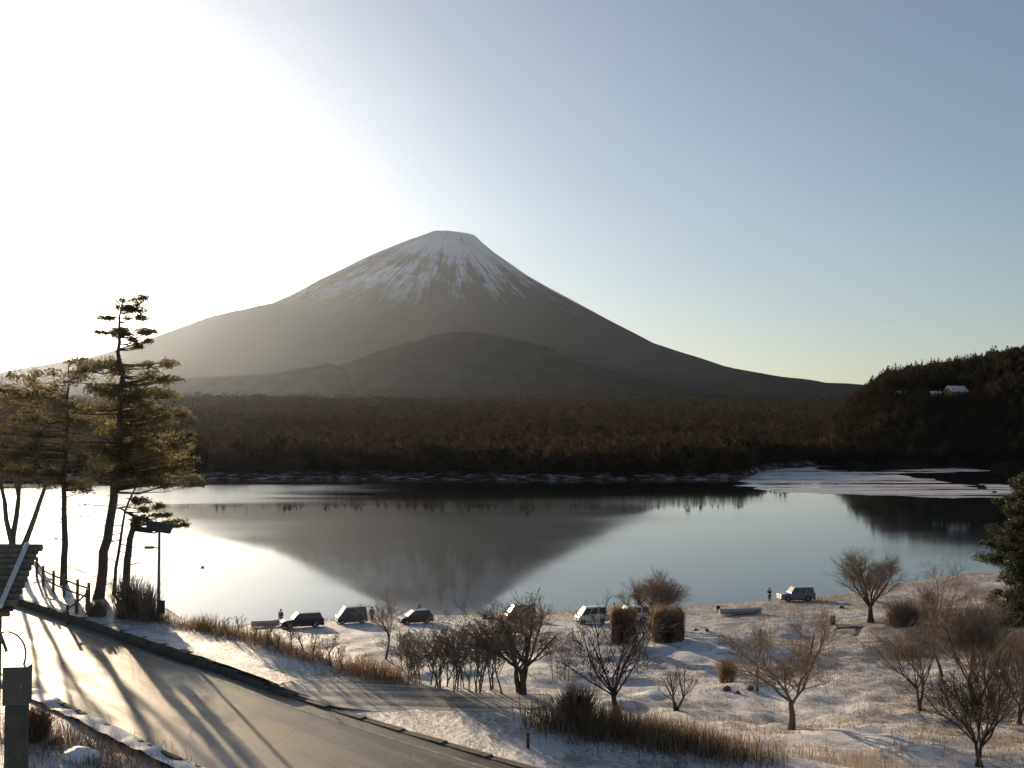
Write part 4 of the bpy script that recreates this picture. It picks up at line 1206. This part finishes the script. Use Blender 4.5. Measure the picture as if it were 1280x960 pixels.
# ------------------------------------------------------------------ stones
def stone(u, v, wpx, label, seed, squash=.6, mat='stone', group=None):
    p = hit(u, v); s = p.y / F * wpx / 2; r = random.Random(seed)
    bm = bmesh.new(); bmesh.ops.create_icosphere(bm, subdivisions=3, radius=1)
    for q in bm.verts:
        k = 1 + .18 * math.sin(q.co.x * 3.1 + seed) * math.cos(q.co.y * 2.7 + seed) + r.uniform(-.05, .05)
        q.co = Vector((round(q.co.x * 2.2) / 2.2 * .35 + q.co.x * .65, q.co.y * .8, q.co.z * squash)) * k * s
    me = bpy.data.meshes.new('stone'); bm.to_mesh(me); bm.free(); me.materials.append(M[mat])
    o = bpy.data.objects.new('stone', me); o.location = p + Vector((0, 0, s * .12)); o.rotation_euler.z = r.uniform(0, 6)
    link(o); tag(o, label, 'stone', group)
stone(908, 863, 14, 'dark squarish stone in the snow below the round grass bush', 1)
stone(937, 862, 12, 'brown pointed stone right of the dark squarish stone', 2, .8)
stone(922, 867, 9, 'smallest stone between the two larger ones below the grass bush', 3)
stone(100, 948, 52, 'large boulder capped with snow at the bottom left verge', 4, .4, 'snow')
stone(70, 930, 22, 'grey boulder behind the snow capped one', 5, .6)
stone(1272, 822, 16, 'dark stone near the right edge of the picture', 6)
stone(1255, 820, 10, 'small dark stone left of the one at the right edge', 7)
stone(870, 789, 6, 'small dark stub stone right of the broader reed stack', 8, 1.1)
stone(884, 789, 5, 'tiny dark stone farther right of the reed stacks', 9, 1.1)
stone(1052, 760, 6, 'small dark clod on the shore snow left of the spreading tree', 10, .8)

# ------------------------------------------------------------------ vehicles
def wheel(parent, x, y, r, w):
    t = MB(); n = 20
    def disc(mb, y0, y1, ra, rb):
        vs = [(math.cos(2 * math.pi * k / n) * ra, y0, math.sin(2 * math.pi * k / n) * ra) for k in range(n)] + [(math.cos(2 * math.pi * k / n) * rb, y1, math.sin(2 * math.pi * k / n) * rb) for k in range(n)]
        mb.add(vs, [(k, (k + 1) % n, n + (k + 1) % n, n + k) for k in range(n)] + [tuple(range(n)), tuple(range(2 * n - 1, n - 1, -1))])
    disc(t, -w / 2, w / 2, r, r)
    o = t.build('wheel', M['tyre'], parent, loc=(x, y, r), bevel=.03)
    q = MB(); s = 1 if y > 0 else -1
    disc(q, s * w * .42, s * (w / 2 + .012), r * .62, r * .60)
    for k in range(5):
        a = 2 * math.pi * k / 5
        q.box((math.cos(a) * r * .32, s * (w / 2 + .02), math.sin(a) * r * .32), (r * .5, .03, .06), ry=-a)
    q.build('rim', M['rim'], o)

KINDS = {
    # length, width, wheel radius, wheel x, lower outline (x,z from rear to front above sill), cabin (belt rear x, belt front x, roof rear x, roof front x, belt z, roof z)
    'wagon': dict(L=4.7, W=1.76, r=.34, wx=(-1.35, 1.42), top=[(-2.35, .45), (-2.33, .95), (-2.2, 1.04), (.95, 1.02), (1.9, .88), (2.28, .74), (2.35, .42)], cab=(-2.22, 1.08, -1.95, .48, 1.0, 1.62)),
    'suv': dict(L=4.6, W=1.80, r=.37, wx=(-1.3, 1.35), top=[(-2.3, .5), (-2.28, 1.02), (-2.2, 1.12), (.9, 1.10), (1.95, 1.02), (2.24, .9), (2.3, .5)], cab=(-2.22, .95, -2.05, .40, 1.09, 1.82)),
    'van': dict(L=3.4, W=1.48, r=.28, wx=(-1.1, 1.15), top=[(-1.7, .38), (-1.69, .95), (-1.66, 1.04), (1.2, 1.02), (1.55, .92), (1.69, .75), (1.7, .38)], cab=(-1.67, 1.38, -1.6, .75, 1.01, 1.86)),
    'hatch': dict(L=3.8, W=1.66, r=.3, wx=(-1.15, 1.2), top=[(-1.9, .4), (-1.88, .85), (-1.8, .96), (.85, .95), (1.55, .84), (1.85, .68), (1.9, .38)], cab=(-1.82, 1.05, -1.45, .25, .93, 1.5)),
}
def car(kind, paint_m, loc, rz, label, cat='car'):
    K = KINDS[kind]; W = K['W']; r = K['r']; hw = W / 2
    t = thing({'wagon': 'parked_car', 'suv': 'parked_car', 'van': 'parked_van', 'hatch': 'parked_car'}[kind], loc, rz, label, cat, 'vehicles parked on the lake shore')
    zb = r * .55
    top = K['top']
    # closed outline with wheel arches
    out = [(x, z) for x, z in top]
    bot = [(top[-1][0] - .03, zb + .02)]
    for wx in (K['wx'][1], K['wx'][0]):
        ra = r * 1.16
        for k in range(9):
            a = math.pi * k / 8
            bot.append((wx + math.cos(a) * ra, max(zb, r * .9 + math.sin(a) * ra * .98)))
    bot.append((top[0][0] + .03, zb + .02))
    poly = out + bot
    bd = MB().prism(poly, -hw, hw).build('body', M[paint_m], t, bevel=.035)
    MB().box((0, 0, zb + .12), (K['L'] * .8, W - .45, .25)).build('chassis', M['trim'], t)
    br_, bf, rr_, rf_, zbelt, zr = K['cab']; ti = .16
    vs = [(br_, -hw + .04, zbelt), (bf, -hw + .04, zbelt), (bf, hw - .04, zbelt), (br_, hw - .04, zbelt), (rr_, -hw + ti, zr), (rf_, -hw + ti, zr), (rf_, hw - ti, zr), (rr_, hw - ti, zr)]
    MB().add(vs, [(0, 1, 2, 3), (4, 7, 6, 5), (0, 4, 5, 1), (1, 5, 6, 2), (2, 6, 7, 3), (3, 7, 4, 0)]).build('cabin', M[paint_m], t, bevel=.06)
    V8 = [Vector(v) for v in vs]
    def panel(name, a, b, c, d, m0, parent=t, inset=.10, off=.012, fx=None):
        ctr = (a + b + c + d) / 4
        nn = (b - a).cross(d - a).normalized()
        if nn.dot(ctr - Vector((0, 0, .9))) < 0: nn = -nn
        q = [p.lerp(ctr, inset) + nn * off for p in (a, b, c, d)]
        q2 = [p - nn * .008 for p in q]
        return MB().add(q + q2, [(0, 1, 2, 3), (7, 6, 5, 4), (0, 4, 5, 1), (1, 5, 6, 2), (2, 6, 7, 3), (3, 7, 4, 0)]).build(name, M[m0], parent)
    panel('windscreen', V8[1], V8[2], V8[6], V8[5], 'glass', inset=.09)
    panel('rear_window', V8[0], V8[3], V8[7], V8[4], 'glass', inset=.14)
    for s in (0, 1):
        b0, b1, t1, t0 = (V8[0], V8[1], V8[5], V8[4]) if s == 0 else (V8[3], V8[2], V8[6], V8[7])
        cuts = (0.03, .36, .68, .97)
        for k in range(3):
            a_, c_ = cuts[k], cuts[k + 1]
            def L(f, up): 
                lo = b0.lerp(b1, f); hi = t0.lerp(t1, f); return lo.lerp(hi, up)
            panel('side_window', L(a_ + .015, .08), L(c_ - .015, .08), L(c_ - .015, .86), L(a_ + .015, .86), 'glass', inset=.03)
    for x in K['wx']:
        for s in (-1, 1): wheel(t, x, s * (hw - .11), r, .2)
    fx = top[-1][0]; rx = top[0][0]; zl = top[-2][1]
    for s in (-1, 1):
        MB().box((fx - .08, s * (hw - .24), zl - .10), (.16, .36, .17)).build('headlight', M['clear_lens'], t, bevel=.02)
        MB().box((rx + .03, s * (hw - .12), top[1][1] - .12), (.10, .2, .32)).build('tail_light', M['red_lens'], t, bevel=.02)
        MB().box((bf - .28, s * (hw + .09), zbelt + .06), (.14, .2, .15)).build('mirror', M['trim'], t, bevel=.02)
        for k in (-.55, .5):
            MB().box((k, s * (hw + .012), zbelt - .14), (.2, .03, .03)).build('door_handle', M['trim'], t)
    MB().box((fx - .02, 0, zb + .14), (.14, W - .1, .2)).build('front_bumper', M['trim'], t, bevel=.03)
    MB().box((rx + .02, 0, zb + .16), (.14, W - .1, .2)).build('rear_bumper', M['trim'], t, bevel=.03)
    MB().box((fx + .055, 0, zb + .2), (.01, .34, .17)).build('number_plate', M['plate'], t)
    MB().box((rx - .056, 0, zb + .2), (.01, .34, .17)).build('number_plate', M['plate'], t)
    MB().box((fx - .01, 0, zl - .13), (.05, .7, .14)).build('grille', M['trim'], t)
    return t
def place(u, v, dz=0.0):
    p = hit(u, v); return Vector((p.x, p.y, p.z + dz))
car('wagon', 'paint_dark', place(377, 784), R(199), 'dark estate car facing left, nearest the bank on the left shore')
car('van', 'paint_grey', place(439, 779), R(200), 'small grey van with bright windscreen right of the dark estate car')
car('hatch', 'paint_brown', place(519, 779), R(203), 'low dark car with bright windscreen behind the slender sapling')
car('van', 'paint_brown', place(650, 776), R(195), 'dark van behind the large tree of the thicket', 'van')
car('van', 'paint_white', place(739, 779), R(194), 'white van facing left beside the narrow reed stack', 'van')
car('suv', 'paint_white', place(787, 778), R(194), 'white off road car half hidden behind the narrow reed stack')
car('suv', 'paint_silver', place(995, 751), R(187), 'silver off road car facing left at the water edge on the right')

# ------------------------------------------------------------------ people
def person(loc, rz, label, coat, pants, pose='stand', hat=None):
    t = thing('person', loc, rz, label, 'person')
    J = {}
    sp = 0.10 if pose != 'walk' else .09
    st = .22 if pose == 'walk' else 0.03
    J = dict(pel=(0, 0, .95), waist=(0, 0, 1.10), chest=(0.01, 0, 1.32), neck=(0.01, 0, 1.48), head1=(.02, 0, 1.58), head2=(.03, 0, 1.70))
    def skin_mesh(name, verts, edges, rad, mats, root=0, parent=t, sub=2):
        me = bpy.data.meshes.new(name); me.from_pydata(verts, edges, [])
        o = bpy.data.objects.new(name, me); link(o, parent)
        o.modifiers.new('skin', 'SKIN'); 
        for i, r_ in enumerate(rad): me.skin_vertices[0].data[i].radius = r_ if hasattr(r_, '__len__') else (r_, r_)
        me.skin_vertices[0].data[root].use_root = True
        s = o.modifiers.new('sub', 'SUBSURF'); s.levels = sub; s.render_levels = sub
        me.materials.append(mats); return o
    if not person.__dict__.get('ok'):
        person.ok = True
    V = [J['pel'], J['waist'], J['chest'], J['neck'], J['head1'], J['head2']]; Rr = [(.15, .12), (.14, .11), (.19, .12), .06, .085, .085]; E = [(0, 1), (1, 2), (2, 3), (3, 4), (4, 5)]
    for s in (-1, 1):
        b = len(V)
        V += [(0, s * .10, .88), (st * s * .5 + .02, s * sp, .50), (st * s, s * sp, .09), (st * s + .15, s * (sp + .02), .045)]
        Rr += [.095, .062, .045, .04]; E += [(0, b), (b, b + 1), (b + 1, b + 2), (b + 2, b + 3)]
        b = len(V)
        if pose == 'hold': arm = [(0, s * .20, 1.42), (.03, s * .25, 1.16), (.26, s * .15, 1.12), (.34, s * .12, 1.13)]
        else: arm = [(0, s * .20, 1.42), (-.02 + st * -s * .3, s * .26, 1.14), (.04 - st * s * .5, s * .26, .90), (.05 - st * s * .5, s * .26, .82)]
        V += arm; Rr += [.065, .05, .035, (.022, .04)]; E += [(2, b), (b, b + 1), (b + 1, b + 2), (b + 2, b + 3)]
        hx, hy, hz_ = arm[3]; d = Vector(arm[3]) - Vector(arm[2]); d.normalize()
        for f in range(5):
            b2 = len(V); o_ = Vector((-.03 + f * .016, 0, 0)) if abs(d.z) > .5 else Vector((0, -.03 + f * .016, 0))
            L_ = (.05, .075, .082, .076, .06)[f]
            q = Vector(arm[3]) + o_ + d * (.02 if f else -.02) + (Vector((-.02, 0, 0)) if f == 0 else Vector((0, 0, 0)))
            q2 = q + d * L_ * .55 + Vector((.006, 0, 0)); q3 = q + d * L_ + Vector((.018, 0, 0))
            V += [tuple(q), tuple(q2), tuple(q3)]; Rr += [.010, .009, .007]; E += [(b + 3, b2), (b2, b2 + 1), (b2 + 1, b2 + 2)]
    skin_mesh('body', V, E, Rr, M['skin'], parent=t, sub=1)
    # clothes follow the same skeleton, a little larger
    VJ = [(0, 0, .92), (0, 0, 1.10), (0.01, 0, 1.32), (.01, 0, 1.46)]; RJ = [(.19, .15), (.18, .145), (.22, .15), .085]; EJ = [(0, 1), (1, 2), (2, 3)]
    for s in (-1, 1):
        b = len(VJ)
        if pose == 'hold': arm = [(0, s * .20, 1.41), (.03, s * .25, 1.16), (.26, s * .15, 1.12)]
        else: arm = [(0, s * .20, 1.41), (-.02 + st * -s * .3, s * .26, 1.14), (.04 - st * s * .5, s * .26, .91)]
        VJ += arm; RJ += [.095, .075, .06]; EJ += [(2, b), (b, b + 1), (b + 1, b + 2)]
    skin_mesh('jacket', VJ, EJ, RJ, M[coat], parent=t, sub=1)
    VP = [(0, 0, .95)]; RP = [(.165, .14)]; EP = []
    for s in (-1, 1):
        b = len(VP); VP += [(0, s * .10, .84), (st * s * .5 + .02, s * sp, .50), (st * s, s * sp, .11)]; RP += [.115, .085, .07]; EP += [(0, b), (b, b + 1), (b + 1, b + 2)]
    skin_mesh('trousers', VP, EP, RP, M[pants], parent=t, sub=1)
    for s in (-1, 1):
        MB().box((st * s + .07, s * sp, .05), (.28, .10, .10)).build('boot', M['tyre'], t, bevel=.03)
    hd = MB().tube([(.01, 0, 1.60), (.005, 0, 1.68), (.0, 0, 1.76), (0, 0, 1.80)], [.098, .112, .09, .03], 12).build('hat' if hat else 'hair', M[hat or 'hair'], t, smooth=True)
    fc = MB().tube([(.09, 0, 1.64), (.125, 0, 1.615), (.118, 0, 1.60)], [.010, .016, .012], 6).build('nose', M['skin'], t)
    for s in (-1, 1):
        MB().box((.103, s * .035, 1.655), (.012, .026, .012)).build('eye', M['hair'], t)
        MB().box((.03, s * .094, 1.63), (.03, .014, .06)).build('ear', M['skin'], t, bevel=.005)
    MB().box((.108, 0, 1.575), (.008, .05, .010)).build('mouth', M['cloth_red'], t)
    return t
def pers(u, v, *a, **k): return person(place(u, v), *a, **k)
pers(351, 781, R(250), 'person in dark clothes standing at the nose of the dark estate car', 'cloth_black', 'cloth_black')
pers(465, 778, R(100), 'person in dark clothes standing legs apart between two small cars', 'cloth_black', 'cloth_navy', 'walk')
pers(524, 775, R(160), 'person in a russet jacket behind the low dark car', 'cloth_red', 'cloth_black')
pers(637, 776, R(200), 'person in pale clothes holding something beside the dark van', 'cloth_pale', 'cloth_navy', 'hold')
pers(768, 773, R(180), 'person in black cap between the white van and white off road car', 'cloth_navy', 'cloth_black', hat='cloth_black')
pers(962, 752, R(90), 'person in black standing alone at the water edge', 'cloth_black', 'cloth_black', 'hold', hat='cloth_black')

# ------------------------------------------------------------------ boats
def boat(u, v, L, rz, label, motor=True):
    p = place(u, v)
    t = thing('rowing_boat', p, rz, label, 'boat', None)
    B, H = L * .27, .52
    st = np.linspace(-1, 1, 17); mb = MB(); rings = []
    for s_ in st:
        x = s_ * L / 2
        w = B / 2 * (1 - max(0, s_ - .1) ** 2.2 * 1.15) if s_ > .1 else B / 2 * (1 - .12 * (abs(s_ - .1)) ** 1.5)
        w = max(w, .03); sh = H + .22 * max(0, s_) ** 2 * 1.4; kz = 0.02 + .20 * max(0, s_ - .4) ** 1.5
        ring = [(x, -w, sh), (x, -w * .90, sh * .5 + kz * .3), (x, -w * .62, kz + .02), (x, 0, kz), (x, w * .62, kz + .02), (x, w * .90, sh * .5 + kz * .3), (x, w, sh),
                (x, w - .04, sh), (x, w * .86 - .03, sh * .5 + kz * .3 + .02), (x, w * .58, kz + .06), (x, 0, kz + .05), (x, -w * .58, kz + .06), (x, -w * .86 + .03, sh * .5 + kz * .3 + .02), (x, -w + .04, sh)]
        rings.append(ring)
    n = 14; vs = [q for r_ in rings for q in r_]; fs = []
    for i in range(len(rings) - 1):
        for k in range(n): fs.append((i * n + k, i * n + (k + 1) % n, (i + 1) * n + (k + 1) % n, (i + 1) * n + k))
    fs.append((0, 1, 2, 3, 4, 5, 6)); fs.append((0, 6, 7, 8, 9, 10, 11, 12, 13)[::-1]); fs.append(tuple((len(rings) - 1) * n + k for k in range(n)))
    MB().add(vs, fs).build('hull', M['boat_hull'], t, smooth=False)
    rail = MB()
    for s in (0, 6): rail.tube([Vector(r_[s]) + Vector((0, 0, .01)) for r_ in rings], .03, 6)
    rail.build('gunwale', M['white_paint'], t)
    for x in (-.3, .12): MB().box((x * L, 0, H * .72), (.28, B * .84, .04)).build('bench', M['wood'], t)
    MB().box((-L / 2 - .02, 0, H * .62), (.05, B * .72, H * .95)).build('transom', M['wood'], t)
    if motor:
        m_ = MB().box((-L / 2 - .22, 0, H + .32), (.42, .32, .36), ry=R(-18)).build('outboard_motor', M['tyre'], t, bevel=.07)
        MB().tube([(-L / 2 - .2, 0, H + .2), (-L / 2 - .32, 0, H * .6), (-L / 2 - .62, 0, .18)], [.08, .06, .05], 8).build('motor_shaft', M['dark_metal'], m_)
        pr = MB()
        for k in range(3): pr.box((-L / 2 - .72, math.cos(k * 2.1) * .09, .16 + math.sin(k * 2.1) * .09), (.03, .09, .16), rx=k * 2.1)
        pr.build('propeller', M['metal'], m_)
        MB().tube([(-L / 2 - .05, 0, H + .34), (-L / 2 + .4, .05, H + .42)], .02, 6).build('tiller', M['dark_metal'], m_)
    return t
boat(926, 768, 4.9, R(2), 'grey fishing boat with outboard motor drawn up on the snow')
boat(334, 783, 3.4, R(10), 'small low rowing boat without motor left of the dark estate car', motor=False)

# ------------------------------------------------------------------ small things on the shore
p = place(1040, 781)
t = thing('equipment_box', p, R(8), 'upright grey box on the snow left of the spreading shore tree', 'box')
MB().box((0, 0, .45), (.62, .5, .9)).build('body', M['dark_metal'], t, bevel=.02)
MB().box((0, 0, .93), (.7, .58, .07)).build('lid', M['metal'], t, bevel=.015)
MB().box((.1, -.27, .6), (.14, .03, .04)).build('handle', M['metal'], t)
def crouching_gear(u, v, label):
    p = place(u, v); t = thing('folded_gear', p, R(10), label, 'fishing gear')
    MB().box((0, 0, .3), (.5, .4, .6)).build('bag', M['cloth_black'], t, bevel=.1)
    MB().box((.75, 0, .12), (.8, .35, .24)).build('tackle_box', M['trim'], t, bevel=.04)
    MB().tube([(0, 0, .5), (-.25, .1, 1.15)], .03, 6).build('rod', M['dark_metal'], t)
crouching_gear(606, 774, 'dark heap of fishing gear with a rod at the waterline in the middle')
# snow-free log in front of the trees, and wooden rail pieces
for (u, v, w, l_) in ((1150, 821, 30, 'long dark log lying in the snow at right'), (1070, 786, 50, 'low timber edging beside the spreading shore tree')):
    p = place(u, v); s = p.y / F * w
    t = thing('log', p, R(4), l_, 'log')
    MB().tube([(-s / 2, 0, .1), (0, .05, .13), (s / 2, 0, .1)], [.13, .12, .10], 9).build('timber', M['wood'], t, smooth=True)
    MB().tube([(-s / 5, 0, .16), (-s / 5 + .15, -.1, .38)], [.05, .03], 6).build('branch_stub', M['wood'], t)

# water bird on the lake
pb = pt(253, 709, 60); a_, b_ = ray(253, 709); yb = (0.05 - CAMZ) / b_
t = thing('water_bird', (a_ * yb, yb, 0), R(30), 'tiny dark water bird floating on the lake right of the solar lamp', 'bird')
bm = bmesh.new(); bmesh.ops.create_uvsphere(bm, u_segments=14, v_segments=9, radius=1)
for q in bm.verts: q.co = Vector((q.co.x * .30, q.co.y * .13, q.co.z * .12 + .08 + (.06 * max(0, -q.co.x)) ))
me = bpy.data.meshes.new('body'); bm.to_mesh(me); bm.free(); me.materials.append(M['cloth_black']); link(bpy.data.objects.new('body', me), t)
MB().tube([(.22, 0, .12), (.29, 0, .26), (.33, 0, .32), (.36, 0, .32)], [.06, .04, .05, .03], 9).build('head', M['cloth_black'], t, smooth=True)
MB().tube([(.37, 0, .32), (.46, 0, .305)], [.018, .006], 6).build('beak', M['reed_pale'], t)

# bollard on the snowy verge
p = place(660, 935)
t = thing('bollard', p, 0, 'small reddish brown bollard standing alone in the snow beside the road', 'bollard')
MB().tube([(0, 0, -.1), (0, 0, .42)], .055, 12).build('post', simple('brown_post', (0.10, 0.045, 0.03), .6, .2, 8), t, smooth=False)
MB().tube([(0, 0, .42), (0, 0, .455), (0, 0, .47)], [.06, .058, .03], 12).build('cap', M['dark_metal'], t)
MB().tube([(0, 0, .33), (0, 0, .37)], .0575, 12).build('band', M['reed_pale'], t)

# ------------------------------------------------------------------ log fence at the left
def fence(pxs, Ys, h_, label, rails=(0.35, 0.75)):
    P = []
    for (u, v), Yq in zip(pxs, Ys):
        x = (u - 640) / F * Yq; P.append(Vector((x, Yq, tz(x, Yq))))
    t = thing('log_fence', P[0], 0, label, 'fence'); o0 = P[0]
    for p in P:
        q = p - o0
        MB().tube([q + Vector((0, 0, -.2)), q + Vector((0, 0, h_))], [.085, .08], 10).build('post', M['wood'], t)
    for i in range(len(P) - 1):
        for r_ in rails:
            a = P[i] - o0 + Vector((0, 0, h_ * r_)); b = P[i + 1] - o0 + Vector((0, 0, h_ * r_))
            MB().tube([a, b], .05, 8).build('rail', M['wood'], t)
    return t
fence([(49, 0), (57, 0), (70, 0), (83, 0), (100, 0), (114, 0)], [66, 64, 62.5, 61, 59.5, 58.5], 1.15, 'brown log fence with two rails along the bank under the pines')
fence([(88, 0), (99, 0), (112, 0)], [55.5, 56.5, 57.5], 1.0, 'short log fence in front of the longer one', rails=(.8,))

# ------------------------------------------------------------------ solar street lamp
p = place(198, 776)
s = p.y / F; Hh = (776 - 664) * s
t = thing('solar_street_lamp', p, R(8), 'solar street lamp with tilted panel on a slim pole at the bank edge', 'street lamp')
MB().tube([(0, 0, -.2), (0, 0, Hh)], [.085, .06], 12).build('pole', M['metal'], t, smooth=True)
pn_ = MB().box((0, 0, Hh + .12), (1.20, .80, .05), rx=R(24), ry=R(10)).build('solar_panel', M['dark_metal'], t)
m_cell, nt, b = mat_new('solar_cells')
br_ = nt.nodes.new('ShaderNodeTexBrick'); br_.inputs['Scale'].default_value = 6; br_.inputs['Color1'].default_value = (.02, .02, .03, 1); br_.inputs['Color2'].default_value = (.025, .025, .035, 1); br_.inputs['Mortar'].default_value = (.2, .2, .2, 1)
tc_ = nt.nodes.new('ShaderNodeTexCoord'); nt.links.new(tc_.outputs['Object'], br_.inputs['Vector']); nt.links.new(br_.outputs[0], b.inputs['Base Color']); b.inputs['Roughness'].default_value = .5
MB().box((0, -.0, Hh + .15), (1.12, .72, .02), rx=R(24), ry=R(10)).build('cells', m_cell, pn_)
MB().tube([(0, 0, Hh - .2), (0, .05, Hh + .1)], .04, 8).build('panel_bracket', M['metal'], t)
MB().tube([(0, 0, Hh * .80), (-.35, -.02, Hh * .81)], .03, 8).build('lamp_arm', M['metal'], t)
lh = MB().box((-.46, -.02, Hh * .81), (.44, .2, .12)).build('lamp_head', M['metal'], t, bevel=.03)
MB().box((-.46, -.02, Hh * .81 - .065), (.34, .14, .012)).build('lens', M['clear_lens'], lh)
MB().box((.16, -.02, Hh * .15), (.26, .2, .62)).build('battery_box', M['dark_metal'], t, bevel=.02)
MB().box((0, 0, .02), (.4, .4, .12)).build('base_plate', M['concrete'], t, bevel=.02)

# ------------------------------------------------------------------ roadside shelter with log tiles at the left edge
FAR = pt(34, 686, 36.0); NR = pt(3, 758, 33.0)
g0 = Vector((-17.5, 35.0, tz(-17.5, 35.0)))
t = thing('shelter', g0, 0, 'roadside shelter with a ribbed roof of round tile rows at the left edge', 'shelter')
sl = (FAR - NR); n = 10
M['tile'] = simple('ribbed_roof_tile', (0.13, 0.105, 0.075), 0.6, 0.3, 5, bump=.2, col2=(0.24, 0.20, 0.15))
for i in range(n):
    c = NR.lerp(FAR, (i + .5) / n) - g0
    b_ = MB()
    b_.tube([(c.x - 5.5, c.y, c.z), (c.x - 2.6, c.y, c.z + .01), (c.x + .36, c.y, c.z)], .105, 10)
    b_.build('roof_tile_row', M['tile'], t, smooth=False)
a0 = NR - g0; a1 = FAR - g0
# deck under the rows
dk = MB(); dn_ = Vector((0, sl.z, -sl.y)).normalized() * .12
q = [a0 + Vector((-5.4, 0, 0)), a0 + Vector((.28, 0, 0)), a1 + Vector((.28, 0, 0)), a1 + Vector((-5.4, 0, 0))]
q = [v + dn_ for v in q]; q2 = [v + dn_ * .5 for v in q]
dk.add(q + q2, [(0, 1, 2, 3), (7, 6, 5, 4), (0, 4, 5, 1), (1, 5, 6, 2), (2, 6, 7, 3), (3, 7, 4, 0)]); dk.build('roof_deck', M['wood'], t)
q = []
cap = MB()
up = Vector((0, -sl.z, sl.y)).normalized() * .13
cap.tube([a0 + up - sl.normalized() * .2, a1 + up + sl.normalized() * .1], .075, 8); cap.build('verge_cap', M['white_paint'], t)
MB().tube([a1 + Vector((-5.6, .1, .06)), a1 + Vector((.42, .1, .02))], .12, 10).build('ridge_beam', M['tile'], t)
for (dx, aa) in ((-.1, a0), (-4.5, a0), (-4.5, a1)):
    MB().tube([(aa.x + dx, aa.y, -.3), (aa.x + dx, aa.y, aa.z - .1)], .09, 10).build('post', M['wood'], t)
MB().tube([a0 + Vector((-5.2, 0, -.22)), a0 + Vector((.2, 0, -.22))], .08, 8).build('beam', M['wood'], t)
# curved braces under the eave
for (x0, x1) in ((.15, -.6), (-4.5, -3.6)):
    MB().tube([a0 + Vector((x0, 0, -1.3)), a0 + Vector((x0 + (x1 - x0) * .35, 0, -.65)), a0 + Vector((x1, 0, -.25))], .05, 8).build('curved_brace', M['wood'], t)

# utility cabinet on a pillar with arched conduits
b0 = pt(22, 832, 25.0); b1 = pt(22, 880, 25.0)
g = Vector((b0.x, 25.0, tz(b0.x, 25.0)))
t = thing('utility_cabinet', g, R(6), 'grey brown cabinet on a concrete pillar with arched pipes at lower left', 'cabinet')
MB().box((0, 0, (b0.z + b1.z) / 2 - g.z), (.52, .36, b0.z - b1.z)).build('cabinet', simple('cabinet_paint', (0.13, 0.12, 0.10), .6, .1, 4), t, bevel=.012)
MB().box((0, -.185, (b0.z + b1.z) / 2 - g.z), (.44, .02, (b0.z - b1.z) * .86)).build('door', simple('cabinet_door', (0.11, 0.10, 0.085), .55, .1, 4), t)
MB().box((.15, -.205, (b0.z + b1.z) / 2 - g.z), (.03, .03, .12)).build('handle', M['metal'], t)
MB().box((0, 0, (b1.z - g.z) / 2 - .15), (.42, .34, b1.z - g.z + .28)).build('pillar', M['concrete'], t, bevel=.02)
zt = b0.z - g.z
arc = [Vector((.10 + .0 * k, .1, zt)) for k in range(1)] + [Vector((-.28 + .42 * math.cos(a_), .1, zt + .22 + .50 * math.sin(a_))) for a_ in np.linspace(-.35, math.pi * .95, 14)]
MB().tube(arc, .022, 8).build('arched_pipe', M['dark_metal'], t)

# ------------------------------------------------------------------ small sunlit cloud beyond the right shoulder of the mountain
bm = bmesh.new()
for (dx, dz, r_) in ((-120, 0, 60), (-40, 20, 80), (60, 10, 70), (150, -15, 60), (220, -20, 45)):
    bmesh.ops.create_icosphere(bm, subdivisions=3, radius=r_, matrix=Matrix.Translation((dx, 0, dz)))
for q in bm.verts: q.co.z *= .55
me = bpy.data.meshes.new('cloud'); bm.to_mesh(me); bm.free(); me.materials.append(simple('cloud_white', (.9, .88, .86), 1, .03, .01, spec=0))
for pl in me.polygons: pl.use_smooth = True
o = bpy.data.objects.new('cloud', me); o.location = pt(997, 479.5, 31000); link(o); tag(o, 'small bright cloud low behind the right shoulder of the mountain', 'cloud', kind='structure')

# ------------------------------------------------------------------ haze
hb_ = MB().box((0, 13900, 1640), (27600, 28000, 3290)).build('haze', None) if False else None
mh = bpy.data.materials.new('thin_air_haze'); mh.use_nodes = True; nt = mh.node_tree; nt.nodes.clear()
ho = nt.nodes.new('ShaderNodeOutputMaterial'); pv = nt.nodes.new('ShaderNodeVolumePrincipled')
pv.inputs['Density'].default_value = 0.55e-5
pv.inputs['Anisotropy'].default_value = 0.80
pv.inputs['Color'].default_value = (0.68, 0.80, 1.0, 1)
nt.links.new(pv.outputs[0], ho.inputs['Volume'])
hz_o = MB().box((0, 13900, 1496), (27600, 28400, 3010)).build('haze', mh)
tag(hz_o, kind='stuff')
print('TRIS far', n1, n2, n3)
